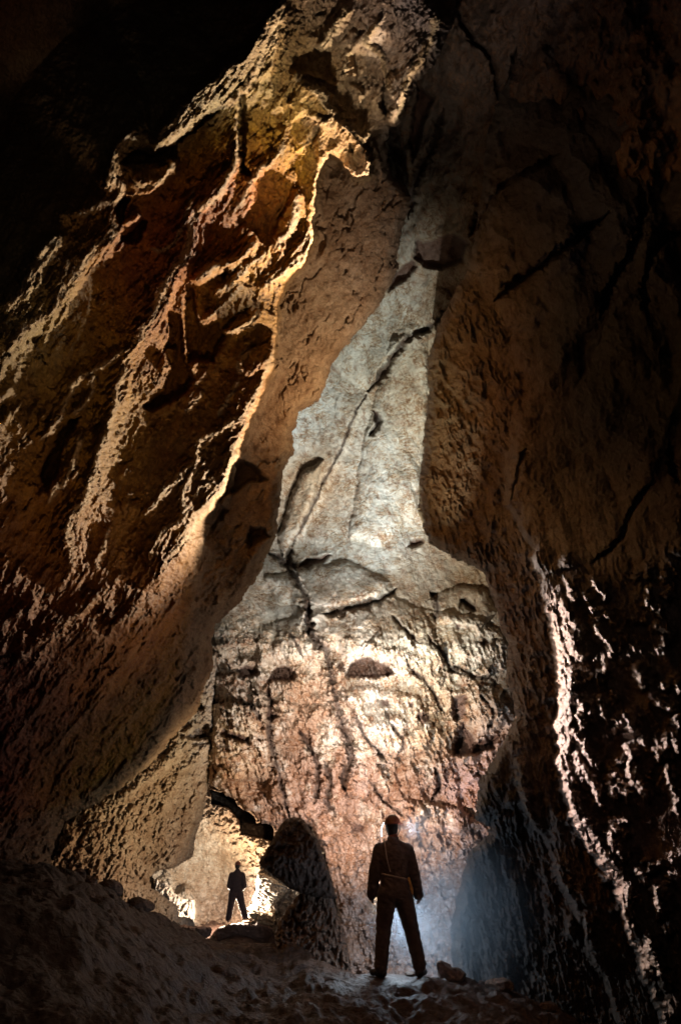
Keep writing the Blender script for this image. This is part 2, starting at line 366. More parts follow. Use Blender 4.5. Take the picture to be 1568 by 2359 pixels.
A_EDGES = [  # points, height m, left width, right width
    (T1([(1120, 20), (1100, 60), (1040, 170), (1000, 260), (930, 370), (870, 410), (830, 405)]), 0.40, 26, 16),
    (T1([(980, 150), (870, 270), (850, 340), (760, 450), (700, 520), (630, 590), (590, 602)]), 0.45, 40, 10),
    (T1([(1040, -20), (1010, 60), (950, 120)]), 0.25, 25, 12),
    (T1([(540, 460), (510, 530), (450, 570), (440, 640), (430, 700), (470, 740), (450, 790), (400, 790), (330, 830), (260, 855)]), 0.22, 28, 12),
    (T1([(690, 620), (660, 680), (610, 720), (560, 725), (510, 700)]), 0.40, 22, 9),
    (T1([(450, 800), (455, 860), (440, 920), (400, 945), (350, 1000), (300, 1070), (240, 1150), (210, 1210), (140, 1260), (80, 1300), (40, 1370), (0, 1430)]), 0.40, 55, 9),
    (T1([(270, 910), (190, 950), (150, 1000), (100, 1100), (40, 1180), (-20, 1230)]), 0.38, 16, 34),
    ([(645, 0), (600, 70), (560, 122), (500, 170), (430, 228), (385, 280), (350, 335)], 0.50, 10, 36),
    ([(318, 285), (300, 310), (262, 345), (250, 400), (245, 455)], 0.3, 10, 18),
    (T1([(920, 380), (925, 480), (928, 600), (890, 700), (850, 780), (800, 800), (760, 850), (740, 930), (720, 1010), (660, 1100), (620, 1180), (570, 1290), (500, 1380), (440, 1430)]), 0.50, 55, 9),
    (T1([(760, 700), (730, 830), (690, 940), (640, 980), (560, 965)]), 0.22, 18, 8),
    (T1([(1125, 500), (1090, 600), (1040, 650), (990, 690), (960, 760), (920, 820), (860, 850)]), 0.38, 36, 8),
    (T1([(1160, 740), (1150, 850), (1110, 930), (1050, 980)]), 0.30, 22, 14),
    (T1([(1190, 860), (1230, 930), (1180, 1000), (1130, 1050), (1060, 1110), (1000, 1130)]), 0.32, 40, 8),
    (T1([(1010, 920), (990, 950), (950, 1000), (860, 1035), (790, 1080), (740, 1102)]), 0.55, 34, 8),
    (T1([(1060, 960), (1000, 1020), (930, 1080), (870, 1130), (810, 1142)]), 0.34, 14, 7),
    (T1([(950, 1110), (910, 1160), (860, 1210), (800, 1250)]), 0.30, 18, 7),
    (T1([(1010, 1210), (1000, 1240), (960, 1280), (880, 1305)]), 0.40, 22, 7),
    (T1([(1350, 0), (1340, 60), (1280, 140), (1240, 200)]), 0.30, 16, 14),
    (T1([(1420, 160), (1360, 215), (1345, 290), (1310, 390), (1290, 450), (1210, 530), (1170, 610)]), 0.24, 26, 10),
    (T1([(1130, 300), (1190, 330), (1250, 380), (1290, 450), (1240, 470), (1160, 450)]), 0.35, 26, 20),
    (T1([(1290, 450), (1350, 500), (1420, 560), (1450, 640), (1430, 690), (1390, 693), (1350, 650)]), 0.45, 14, 18),
    (T1([(1340, 615), (1290, 600), (1250, 650), (1230, 760), (1220, 870), (1170, 960), (1110, 1030)]), 0.30, 10, 10),
    (T1([(1500, 40), (1450, 120), (1420, 165), (1490, 230), (1510, 330), (1520, 400)]), 0.2, 22, 14),
    (T1([(1720, 0), (1700, 100), (1640, 240), (1590, 320), (1560, 450), (1540, 500)]), 0.5, 45, 14),
    (T3([(700, 80), (640, 160), (620, 200), (585, 300), (545, 450), (500, 580), (460, 720), (420, 860), (350, 960), (330, 1060), (350, 1180), (330, 1240), (260, 1325)]), 0.42, 34, 14),
    (T3([(640, 120), (560, 180), (480, 235), (400, 270), (330, 330), (300, 350)]), 0.28, 22, 10),
    (T3([(460, 250), (440, 350), (400, 430), (340, 470)]), 0.26, 20, 9),
    (T3([(420, 250), (330, 380), (300, 440), (250, 540), (180, 605)]), 0.24, 22, 9),
    (T3([(400, 520), (370, 650), (330, 760), (250, 860), (220, 930)]), 0.24, 20, 9),
    (T3([(1350, 60), (1325, 190), (1290, 290), (1220, 400), (1180, 470), (1080, 540), (1000, 570), (970, 600), (960, 680), (880, 760), (810, 830), (740, 920), (690, 1000)]), 0.45, 30, 9),
    (T3([(1180, 270), (1110, 400), (1060, 490)]), 0.3, 22, 7),
    (T3([(1240, 120), (1180, 170), (1160, 230), (1170, 290)]), 0.2, 14, 10),
    (T3([(1160, 550), (1110, 680), (1080, 760), (1030, 772), (960, 740), (910, 790), (890, 880), (895, 950), (830, 1010), (770, 1060), (740, 1150), (720, 1240), (680, 1300)]), 0.45, 28, 9),
    (T3([(1190, 520), (1150, 640), (1110, 780), (1080, 860), (1010, 940), (950, 1010), (900, 1080), (850, 1140), (800, 1210), (730, 1320)]), 0.55, 26, 9),
    (T3([(1060, 790), (990, 810), (930, 875)]), 0.28, 12, 7),
    (T3([(540, 1000), (500, 1100), (480, 1250)]), 0.16, 14, 8),
    (T3([(600, 1170), (580, 1250), (500, 1350), (400, 1420), (300, 1500), (150, 1620), (20, 1720)]), 0.22, 26, 8),
    (T3([(990, 350), (950, 410), (890, 460)]), 0.22, 16, 6),
    (T3([(200, 1350), (120, 1440), (60, 1460), (0, 1530)]), 0.16, 20, 7),
    (T3([(760, 1340), (660, 1430), (560, 1510), (500, 1600), (380, 1740)]), 0.18, 26, 9),
    (T3([(1000, 1180), (900, 1330), (780, 1480), (640, 1640), (560, 1760)]), 0.18, 30, 9),
    (T3([(1280, 1080), (1180, 1270), (1060, 1380), (1010, 1500)]), 0.25, 30, 10),
    (T3([(450, 1320), (400, 1400), (180, 1660), (180, 1740)]), 0.16, 20, 8),
    (T6([(1000, 60), (930, 200), (860, 300), (820, 420), (700, 560), (560, 680), (470, 760)]), 0.3, 34, 9),
    (T6([(840, 120), (740, 260), (620, 420), (480, 560), (330, 700)]), 0.2, 30, 9),
    (T6([(600, 100), (520, 240), (400, 380), (300, 500), (210, 610)]), 0.2, 26, 9),
    (T6([(420, 60), (250, 260), (120, 420), (20, 560)]), 0.16, 26, 9),
]
def fray(pts, seed, n, side, lo=8, hi=42):
    """side ridges that branch off a traced crest and drift away from it"""
    rng = random.Random(seed); P_ = np.array(smooth_line(pts, 4)); out = []; N_ = len(P_)
    for k in range(n):
        a = rng.randint(0, max(0, int(N_ * 0.7))); b = min(N_, a + rng.randint(max(4, N_ // 6), max(6, N_ // 2)))
        if b - a < 4: continue
        q = P_[a:b:2]; t = np.gradient(q, axis=0); t /= np.linalg.norm(t, axis=1)[:, None] + 1e-9; nl = np.stack([t[:, 1], -t[:, 0]], 1) * side
        o = rng.uniform(lo, hi); off0 = rng.choice([0.15, 0.15, 0.7]); w = off0 + (1 - off0) * np.linspace(0, 1, len(q)) ** 0.8
        out.append([tuple(x) for x in q + nl * (o * w)[:, None]])
    return out
A_SUB = []
for k_, (p_, h_, wl_, wr_) in enumerate(A_EDGES):
    for q_ in fray(p_, k_ + 5, 5 if h_ > 0.3 else 3, 1): A_SUB.append((q_, h_ * random.Random(k_ * 7 + len(A_SUB)).uniform(0.22, 0.5), 9, 4.5))
A_PITS = [
    (T3([(1130, 690), (1180, 680), (1240, 710), (1310, 785), (1220, 800), (1160, 850), (1090, 870), (1110, 780)]), 0.7),
    (T3([(1080, 900), (1120, 940), (1060, 1000), (1020, 1080), (930, 1050), (960, 980)]), 0.4),
    (T3([(1220, 1010), (1300, 1020), (1320, 1060), (1220, 1130), (1200, 1090)]), 0.5),
    (T1([(940, 350), (965, 370), (975, 520), (960, 640), (985, 690), (950, 680), (930, 560)]), 0.7),
    (T1([(600, 605), (720, 530), (850, 420), (870, 430), (780, 500), (700, 570), (690, 620), (600, 640), (480, 640), (500, 590)]), 0.6),
    (T1([(480, 760), (510, 780), (480, 880), (460, 900), (455, 830)]), 0.5),
    (T1([(560, 850), (580, 870), (540, 950), (460, 960), (470, 920)]), 0.4),
    (T1([(870, 1050), (900, 1045), (905, 1080), (870, 1090)]), 0.4),
    (T1([(730, 1110), (760, 1130), (770, 1230), (800, 1270), (860, 1260), (880, 1310), (840, 1420), (740, 1420), (720, 1250)]), 0.6),
    (T3([(820, -60), (880, -20), (900, 60), (900, 160), (960, 300), (860, 400), (740, 440), (700, 420), (800, 330), (830, 240), (790, 150), (830, 60)]), 0.55),
    (T1([(1360, 230), (1400, 190), (1470, 230), (1480, 330), (1420, 520), (1400, 480), (1420, 360), (1370, 330)]), 0.18),
    (T1([(1365, 560), (1380, 560), (1385, 610), (1365, 600)]), 0.3),
    (T1([(1500, 320), (1520, 330), (1540, 400), (1510, 470), (1490, 420)]), 0.6),
    (T3([(300, 480), (400, 470), (330, 600), (280, 760), (230, 860), (200, 760), (240, 620)]), 0.35),
]
# nearer mass of the wall: its right rim stands in front of the smooth face behind
A_NEAR = [(-300, -300), (1100, -300), (1050, 0), (1040, 60), (1000, 150), (962, 190), (940, 240), (908, 300), (886, 296), (864, 306), (842, 318), (838, 335), (856, 372), (848, 402), (820, 406), (795, 385), (762, 352), (736, 385), (727, 440),
          (716, 510), (722, 556), (700, 600), (662, 650), (640, 700), (634, 760), (622, 850), (600, 900), (572, 960), (550, 1030), (524, 1090), (505, 1140),
          (458, 1200), (445, 1300), (430, 1450), (400, 1600), (300, 1750), (150, 1850), (-300, 2000)]

A_LOBES = [   # hanging lobes and blades of calcite: outline, rounding, height
    ([(850, 100), (872, 104), (892, 122), (903, 160), (886, 178), (884, 205), (890, 275), (905, 296), (922, 285), (940, 240), (962, 200), (1000, 150), (1038, 60), (1050, -60), (840, -60)], 46, 0.9),
    ([(722, 330), (735, 285), (765, 268), (795, 285), (832, 330), (856, 372), (850, 402), (822, 408), (796, 388), (776, 356), (752, 352), (732, 380)], 20, 0.5),
    ([(640, -20), (658, 10), (612, 100), (560, 182), (500, 242), (420, 312), (358, 350), (346, 330), (385, 280), (430, 228), (500, 170), (560, 122), (600, 70)], 15, 0.42),
    ([(660, 240), (700, 200), (745, 198), (772, 225), (776, 268), (742, 286), (702, 270), (672, 284)], 26, 0.4),
    ([(283, 380), (298, 408), (330, 427), (368, 420), (402, 392), (412, 362), (390, 378), (350, 392), (315, 394)], 9, 0.32),
    ([(430, 645), (470, 616), (535, 600), (562, 588), (548, 616), (500, 638), (450, 652)], 12, 0.35),
    ([(276, 518), (300, 500), (318, 488), (326, 500), (312, 516), (290, 524)], 8, 0.3),
    ([(505, 760), (560, 735), (590, 725), (575, 748), (540, 762), (515, 770)], 8, 0.3),
    ([(545, 830), (580, 800), (615, 790), (628, 820), (610, 850), (575, 868), (550, 856)], 14, 0.3),
    ([(660, 480), (680, 440), (700, 445), (690, 500), (668, 545), (640, 560), (625, 545)], 12, 0.3),
    ([(450, 470), (490, 420), (530, 380), (545, 330), (550, 370), (520, 440), (480, 480), (455, 490)], 14, 0.35),
    ([(365, 850), (380, 800), (405, 795), (408, 820), (390, 850), (372, 864)], 8, 0.25),
]
A_POW = 1.6
A_APEX = (860, 1300, 14.5)
A_FAN = [(-100, 2400, 10.5), (-100, 2050, 9.0), (0, 1800, 7.6), (0, 1500, 5.4), (0, 1100, 4.9), (0, 700, 5.0), (200, 300, 5.5), (500, 100, 7.0), (750, 0, 8.4), (1000, 0, 9.8), (1200, 100, 11)]
A_DARK = [(-500, -500), (700, -500), (650, 0), (600, 70), (556, 130), (500, 165), (420, 225), (345, 330), (318, 285), (262, 350), (246, 420), (240, 458), (150, 498), (140, 540), (95, 565), (50, 640), (-10, 710), (-500, 1000)]
def A_depth(u, v):
    wu = u + 9 * fbm(u / 42, v / 42, 4, 5); wv = v + 9 * fbm(u / 42 + 9, v / 42, 4, 6)
    d = np.exp(rbf([(a, b, math.log(c)) for a, b, c in A_CTRL], u, v, smooth=0.01))
    near = sdf(A_NEAR, wu, wv)
    # the near mass fans out from the back of the passage, so that light from there only grazes it
    ax, ay, ad = A_APEX; th = np.arctan2(v - ay, u - ax); th = np.where(th < 0, th + 2 * np.pi, th); rho = np.hypot(u - ax, v - ay)
    fan = sorted((((math.atan2(b - ay, a - ax)) % (2 * math.pi)), (1 / c - 1 / ad) / math.hypot(a - ax, b - ay) ** A_POW) for a, b, c in A_FAN)
    gg = np.interp(th, [f_[0] for f_ in fan], [f_[1] for f_ in fan])
    dn = 1 / (1 / ad + gg * rho ** A_POW)
    soft = 150 * sstep(1120, 1450, v); k = sstep(-9 - soft, 6 + soft, near)
    d = 1 / ((1 - k) / d + k / dn)
    r = np.zeros(u.shape)
    fea = 1 + 0.55 * fbm(*rot(wu, wv, 128, 46, 7), 4, 23, 0.6)
    for pts, h, wl, wr in A_EDGES:
        e = edge(wu, wv, pts, h * 1.05, wl, wr * (2.1 if h > 0.33 and wr < 14 else 1.4)); e = e * np.where(e > 0.93 * h, 1, fea); r = np.maximum(r, e) + 0.25 * np.minimum(r, e)
    sub = np.zeros(u.shape)
    for pts, h, wl, wr in A_SUB: sub = np.maximum(sub, edge(wu, wv, pts, h, wl, wr, taper=0.3))
    r += sub * (0.7 + 0.6 * fea)
    for pts, h in A_PITS: r += pit(wu, wv, pts, h)
    for pts, w, h in A_LOBES:
        q = np.clip(sdf(pts, wu, wv) / w, 0, 1); r += h * np.sqrt(1 - (1 - q) ** 2) * (q > 0)
    dark = sdf(A_DARK, wu, wv)
    a, b = rot(wu, wv, 118, 170, 36); flow = fbm(a, b, 5, 21, 0.55, ridged=True)
    a, b = rot(wu, wv, 122, 60, 13); flow2 = fbm(a, b, 4, 33, 0.6, ridged=True)
    smoothz = 1 - sstep(-10, 25, -near) * sstep(1250, 1100, v) * 0.85
    lowz = sstep(1150, 1350, v)
    r += smoothz * (0.17 * flow * patchy(u, v, 90, 25, 0.3) + (0.035 + 0.06 * lowz) * flow2 * patchy(u, v, 55, 26, 0.15) + 0.10 * lowz * fbm(*rot(wu, wv, 126, 120, 22), 5, 27, 0.6, ridged=True))
    f1, f2, c = worley(*rot(wu, wv, 118, 62, 30), seed=8)
    r += smoothz * 0.03 * (np.clip(f2 - f1, 0, 0.5) - 0.25)
    r += 0.07 * fbm(*rot(wu, wv, 120, 70, 45), 5, 37, 0.6) - 0.12 * np.exp(-(fbm(*rot(wu, wv, 110, 110, 50), 4, 38) / 0.025) ** 2) * patchy(u, v, 70, 39, 0)
    fine = smoothz * (0.035 * fbm(u / 9, v / 9, 4, 41, 0.6)) + 0.03 * fbm(u / 40, v / 40, 4, 44)
    q = 1 - 0.7 * sstep(0, 30, dark); r = r * q; d = d + 0.009 * np.clip(dark, 0, 260)
    return d - r, fine * d / 8 * (0.4 + 0.6 * q)

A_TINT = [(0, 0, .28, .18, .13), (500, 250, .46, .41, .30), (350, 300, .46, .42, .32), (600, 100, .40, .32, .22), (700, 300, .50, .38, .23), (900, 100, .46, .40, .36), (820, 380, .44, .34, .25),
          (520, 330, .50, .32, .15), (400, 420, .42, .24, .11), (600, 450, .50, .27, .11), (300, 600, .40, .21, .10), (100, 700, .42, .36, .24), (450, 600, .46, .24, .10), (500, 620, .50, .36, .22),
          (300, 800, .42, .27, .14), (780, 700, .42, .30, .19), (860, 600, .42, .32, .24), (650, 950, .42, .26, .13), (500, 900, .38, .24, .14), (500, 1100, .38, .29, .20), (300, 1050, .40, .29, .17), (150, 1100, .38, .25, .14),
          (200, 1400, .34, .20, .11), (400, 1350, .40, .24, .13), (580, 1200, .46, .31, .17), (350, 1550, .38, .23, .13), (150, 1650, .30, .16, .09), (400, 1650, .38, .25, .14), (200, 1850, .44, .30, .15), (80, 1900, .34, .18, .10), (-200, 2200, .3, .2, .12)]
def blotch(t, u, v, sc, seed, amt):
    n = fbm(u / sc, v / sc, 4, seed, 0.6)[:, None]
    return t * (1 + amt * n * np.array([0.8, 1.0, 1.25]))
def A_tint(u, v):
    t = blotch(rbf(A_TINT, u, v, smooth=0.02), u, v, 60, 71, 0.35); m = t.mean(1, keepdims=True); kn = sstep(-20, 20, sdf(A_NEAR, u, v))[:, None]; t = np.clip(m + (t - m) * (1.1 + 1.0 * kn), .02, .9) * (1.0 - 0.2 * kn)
    # paler along the traced crests, redder between them
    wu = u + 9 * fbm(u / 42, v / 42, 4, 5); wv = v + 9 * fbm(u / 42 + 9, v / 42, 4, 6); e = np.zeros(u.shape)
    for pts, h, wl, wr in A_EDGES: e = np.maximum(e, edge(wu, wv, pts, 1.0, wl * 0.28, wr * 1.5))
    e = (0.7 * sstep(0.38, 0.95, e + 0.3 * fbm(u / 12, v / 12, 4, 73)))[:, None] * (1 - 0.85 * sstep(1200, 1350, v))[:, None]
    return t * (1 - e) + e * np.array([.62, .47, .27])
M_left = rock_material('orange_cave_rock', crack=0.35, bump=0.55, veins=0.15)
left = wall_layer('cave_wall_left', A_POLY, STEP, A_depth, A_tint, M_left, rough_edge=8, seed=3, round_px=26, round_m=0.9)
tag(left, 'orange brown overhanging cave wall with bright flowing ridges on the left', kind='structure')

# ================================================================== CENTRAL BACK WALL
C_POLY = [(380, -260), (1700, -260), (1700, 2500), (800, 2500), (792, 2200), (782, 2130), (765, 2040), (745, 1965), (715, 1905), (680, 1885), (655, 1890), (640, 1915), (620, 1900), (600, 1895),
          (580, 1870), (560, 1868), (545, 1840), (520, 1832), (500, 1815), (484, 1812), (478, 1770), (480, 1700), (440, 1690), (380, 1600)]
C_CTRL = [(400, -200, 15), (800, -200, 13), (1200, -200, 10), (1600, -200, 8), (1600, 400, 9), (1200, 400, 13), (900, 400, 16), (950, 640, 18), (800, 800, 20), (700, 1000, 20.5), (900, 1000, 20), (980, 1000, 19.6),
          (840, 1200, 19.5), (650, 1250, 20), (960, 1280, 18.6), (640, 1400, 18.3), (800, 1400, 17.7), (1000, 1400, 17.4), (1130, 1450, 17.2), (620, 1500, 17.6), (850, 1480, 16.6), (1100, 1540, 16.6),
          (650, 1560, 17.4), (850, 1600, 16.9), (1100, 1640, 16.4), (500, 1500, 17.0), (540, 1600, 17.5), (520, 1750, 17.2), (600, 1800, 17.2), (700, 1750, 16.6), (900, 1700, 16.4), (900, 1850, 16.0), (1080, 1850, 15.6),
          (750, 1900, 15.8), (900, 2050, 15.0), (1100, 2000, 14.2), (850, 2250, 13.5), (1100, 2250, 13.0), (1600, 1500, 13), (1600, 2400, 11), (400, 1500, 17), (400, 1700, 17)]
C_EDGES = [
    (T4([(820, 540), (740, 700), (690, 830), (620, 960), (560, 1090), (510, 1190), (450, 1310)]), 0.22, 60, 8),
    (T4([(1120, 230), (1000, 290), (900, 380), (830, 530)]), 0.35, 30, 12),
    (T4([(1250, 80), (1180, 180), (1130, 250)]), 0.4, 40, 14),
    (T4([(440, 1430), (500, 1420), (560, 1380), (640, 1350)]), 0.25, 20, 10),
    (T4([(330, 1330), (400, 1370), (460, 1430), (500, 1520), (530, 1640), (540, 1740)]), 0.25, 40, 8),
    (T4([(950, 1520), (850, 1560), (760, 1600), (600, 1630), (450, 1640)]), 0.45, 50, 14),
    (T4([(1160, 1560), (1150, 1650)]), 0.25, 10, 8),
    (T7([(520, 0), (540, 150), (620, 240), (640, 340), (660, 430), (690, 600), (740, 700)]), 0.35, 30, 8),
    (T7([(440, 150), (480, 230), (500, 270)]), 0.2, 20, 6),
    (T7([(330, 400), (340, 560), (350, 700), (390, 850), (430, 1000), (470, 1100)]), 0.45, 60, 12),
    (T7([(700, 380), (760, 560), (850, 700), (920, 770)]), 0.35, 12, 24),
    (T7([(1240, 330), (1320, 380), (1420, 370)]), 0.25, 14, 8),
    (T7([(950, 560), (1000, 700), (920, 780)]), 0.3, 30, 9),
    (T7([(1110, 170), (1190, 300), (1250, 360)]), 0.2, 20, 7),
    (T7([(1500, 60), (1480, 300), (1520, 480), (1500, 620)]), 0.3, 60, 12),
    (T7([(1380, 660), (1300, 770), (1240, 750)]), 0.4, 14, 10),
    (T7([(180, 310), (260, 300), (330, 400)]), 0.3, 20, 8),
]
C_PITS = [
    (T4([(470, 1410), (520, 1360), (640, 1345), (620, 1375), (540, 1410)]), 0.5),
    (T4([(1010, 1310), (1040, 1270), (1090, 1265), (1095, 1290), (1060, 1310)]), 0.5),
    (T7([(315, 405), (370, 330), (420, 320), (470, 345), (465, 385), (400, 400)]), 0.6),
    (T7([(705, 375), (740, 300), (800, 285), (860, 290), (920, 320), (960, 355), (930, 370), (860, 385), (780, 380)]), 0.8),
    (T7([(670, 310), (695, 305), (700, 345), (670, 350)]), 0.4),
    (T7([(100, 660), (110, 630), (180, 650), (250, 680), (245, 712), (180, 690)]), 0.5),
    (T7([(870, 490), (930, 490), (935, 525), (890, 530)]), 0.35),
    (T7([(1060, 560), (1120, 545), (1130, 590), (1080, 620)]), 0.4),
    (T7([(1240, 760), (1250, 640), (1290, 590), (1320, 640), (1350, 690), (1440, 660), (1480, 660), (1440, 720), (1340, 760), (1270, 770)]), 0.9),
    (T7([(1240, 470), (1300, 460), (1310, 560), (1260, 600), (1220, 560)]), 0.5),
    (T7([(1240, 110), (1285, 115), (1270, 155)]), 0.35),
    (T7([(1365, 205), (1395, 180), (1420, 205), (1390, 235)]), 0.35),
    (T7([(1015, 500), (1050, 490), (1050, 530), (1015, 530)]), 0.2),
    (T7([(330, 560), (350, 540), (385, 560), (350, 610)]), 0.4),
    (T7([(170, 350), (230, 310), (300, 350), (280, 380), (200, 380)]), 0.4),
    (T7([(1160, 870), (1180, 900), (1170, 950), (1140, 930)]), 0.3),
    (T7([(740, 1090), (810, 1110), (800, 1140), (750, 1140)]), 0.25),
    (T4([(840, 630), (880, 640), (860, 700)]), 0.3),
    (T2([(535, 930), (560, 950), (620, 925), (680, 905), (735, 950), (715, 1020), (620, 1060), (560, 1040), (520, 1010)]), 0.5),
    (T2([(415, 1140), (450, 1060), (520, 1010), (540, 1040), (490, 1100)]), 0.5),
    (T2([(540, 330), (600, 380), (560, 500), (520, 640), (500, 560), (520, 430)]), 0.8),
]
C_LOBES = [
    ([(590, 1505), (598, 1440), (700, 1418), (830, 1400), (905, 1368), (960, 1400), (1110, 1420), (1158, 1462), (1163, 1540), (1100, 1562), (900, 1528), (760, 1500), (680, 1530), (600, 1532)], 60, 0.35),
    ([(492, 1560), (560, 1548), (600, 1580), (622, 1700), (612, 1800), (500, 1800), (486, 1700)], 48, 0.7),
    ([(780, 1590), (830, 1578), (960, 1600), (1002, 1680), (985, 1730), (930, 1748), (890, 1735), (850, 1690), (810, 1640)], 24, 0.45),
    ([(1040, 1595), (1100, 1572), (1158, 1590), (1178, 1640), (1150, 1682), (1100, 1692), (1062, 1660)], 26, 0.5),
    ([(985, 1380), (1060, 1345), (1120, 1360), (1145, 1410), (1100, 1450), (1010, 1440)], 24, 0.4),
    ([(610, 1330), (690, 1310), (800, 1290), (900, 1340), (860, 1380), (740, 1400), (640, 1390)], 40, 0.4),
    ([(880, 1850), (940, 1840), (1060, 1860), (1110, 1900), (1060, 1925), (960, 1915), (900, 1900)], 22, 0.35),
    ([(840, 1000), (900, 780), (985, 760), (985, 960), (960, 1180), (880, 1260), (800, 1240)], 40, 0.35),
    ([(690, 1090), (745, 1060), (730, 1130), (690, 1230), (650, 1290), (640, 1240), (668, 1150)], 16, 0.5),
]
C_CRACKS = [
    (T2([(1090, 600), (980, 660), (880, 720), (820, 790), (770, 900)]), 4), (T2([(690, 40), (740, 140), (820, 220), (840, 300), (860, 420)]), 4), (T2([(870, 410), (900, 300), (930, 180)]), 4),
    (T2([(500, 860), (530, 700), (600, 560), (640, 420)]), 5), (T2([(740, 930), (800, 800), (840, 700)]), 5),
    (T4([(820, 540), (780, 620), (740, 700), (690, 830), (620, 960), (560, 1090), (510, 1190), (450, 1310)]), 2.2),
    (T4([(1240, 90), (1180, 190), (1100, 240), (1000, 300), (930, 400), (860, 500), (820, 545)]), 5),
    (T4([(330, 1330), (400, 1370), (450, 1440), (490, 1500), (520, 1590), (535, 1740)]), 5),
    (T4([(455, 1310), (430, 1350), (440, 1390), (470, 1420)]), 5),
    (T7([(530, -10), (540, 150), (580, 210), (625, 255), (640, 340), (655, 440), (680, 560), (700, 620), (730, 700), (740, 790), (700, 860), (720, 960)]), 6.5),
    (T7([(440, 150), (480, 230), (505, 275)]), 3), (T7([(330, 400), (345, 560), (345, 680), (380, 820), (410, 950), (440, 1080)]), 5),
    (T7([(760, 560), (800, 660), (880, 750), (920, 790)]), 3), (T7([(900, 540), (960, 640), (1000, 700), (960, 760)]), 3), (T7([(1110, 170), (1180, 260), (1250, 350), (1300, 370)]), 4),
    (T7([(1000, 270), (1050, 350), (1130, 440), (1200, 560)]), 3), (T7([(1240, 320), (1330, 370), (1420, 380)]), 4), (T7([(940, 70), (1000, 140), (1060, 200)]), 3),
    (T4([(960, 1510), (900, 1560), (800, 1590), (700, 1620), (600, 1635)]), 6), (T4([(1130, 1530), (1160, 1580), (1150, 1660)]), 5), (T4([(1280, 1570), (1350, 1610)]), 6),
    (T7([(1380, 470), (1440, 560), (1400, 640)]), 3), (T7([(480, 620), (560, 760), (580, 900), (560, 1000)]), 4), (T7([(820, 880), (900, 980), (1000, 1060)]), 3), (T7([(1360, 830), (1380, 900)]), 3),
    (T7([(1150, 820), (1170, 900), (1130, 990)]), 3), (T7([(200, 500), (260, 530), (300, 600)]), 3), (T4([(850, 640), (870, 700), (830, 760)]), 4), (T7([(600, 780), (640, 880), (620, 980), (660, 1060)]), 4),
]
def C_depth(u, v):
    wu = u + 7 * fbm(u / 30, v / 30, 4, 105); wv = v + 7 * fbm(u / 30 + 9, v / 30, 4, 106)
    d = np.exp(rbf([(a, b, math.log(c)) for a, b, c in C_CTRL], u, v, smooth=0.002))
    r = np.zeros(u.shape)
    for pts, h, wl, wr in C_EDGES: r = r + edge(wu, wv, pts, h, wl, wr)
    for pts, w, h in C_LOBES:
        q = np.clip(sdf(pts, wu, wv) / w, 0, 1); r += h * np.sqrt(1 - (1 - q) ** 2) * (q > 0)
    for pts, h in C_PITS: r += pit(wu, wv, pts, h * 0.8, 9)
    for pts, w in C_CRACKS: r -= 0.08 * w * crack(wu, wv, pts, w * 1.5)
    low = sstep(1380, 1520, v + 40 * fbm(u / 90, v / 90, 3, 9)); brown = sstep(1520, 1700, v + 0.1 * (850 - u))
    a, b = rot(wu, wv, 62, 60, 16); pm = patchy(u, v, 60, 123, 0.25); r += low * 0.20 * pm * fbm(a, b, 5, 121, 0.6, ridged=True)
    a, b = rot(wu, wv, 75, 150, 45); r += (0.10 + 0.35 * low) * fbm(a, b, 4, 125, 0.5); top = sstep(700, 500, v); r += (1 - low) * 0.22 * fbm(*rot(wu, wv, 66, 260, 70), 4, 132, 0.5); r += top * 0.7 * fbm(*rot(wu, wv, 110, 190, 90), 4, 131, 0.5)
    f1, f2, c = worley(wu / 34, wv / 44, seed=18); r += low * pm * (0.16 * (np.clip(f2 - f1, 0, 0.45) - 0.2) + 0.13 * c) + low * 0.24 * patchy(u, v, 70, 127, 0.3) * fbm(*rot(wu, wv, 70, 90, 13), 5, 128, 0.6, ridged=True)
    f1, f2, c = worley(wu / 14, wv / 20, seed=19); r += low * 0.10 * patchy(u, v, 45, 129, 0.2) * c
    f1, f2, c = worley(wu / 105 + 0.5 * fbm(u / 60, v / 60, 3, 133), wv / 130, seed=20); r += low * (0.34 * c - 0.12 * np.exp(-((f2 - f1) / 0.05) ** 2) * patchy(u, v, 80, 134, 0))
    fine = (0.02 + 0.07 * low) * fbm(u / 7, v / 9, 4, 141, 0.65) + 0.05 * fbm(u / 50, v / 50, 4, 144)
    return d - r, fine
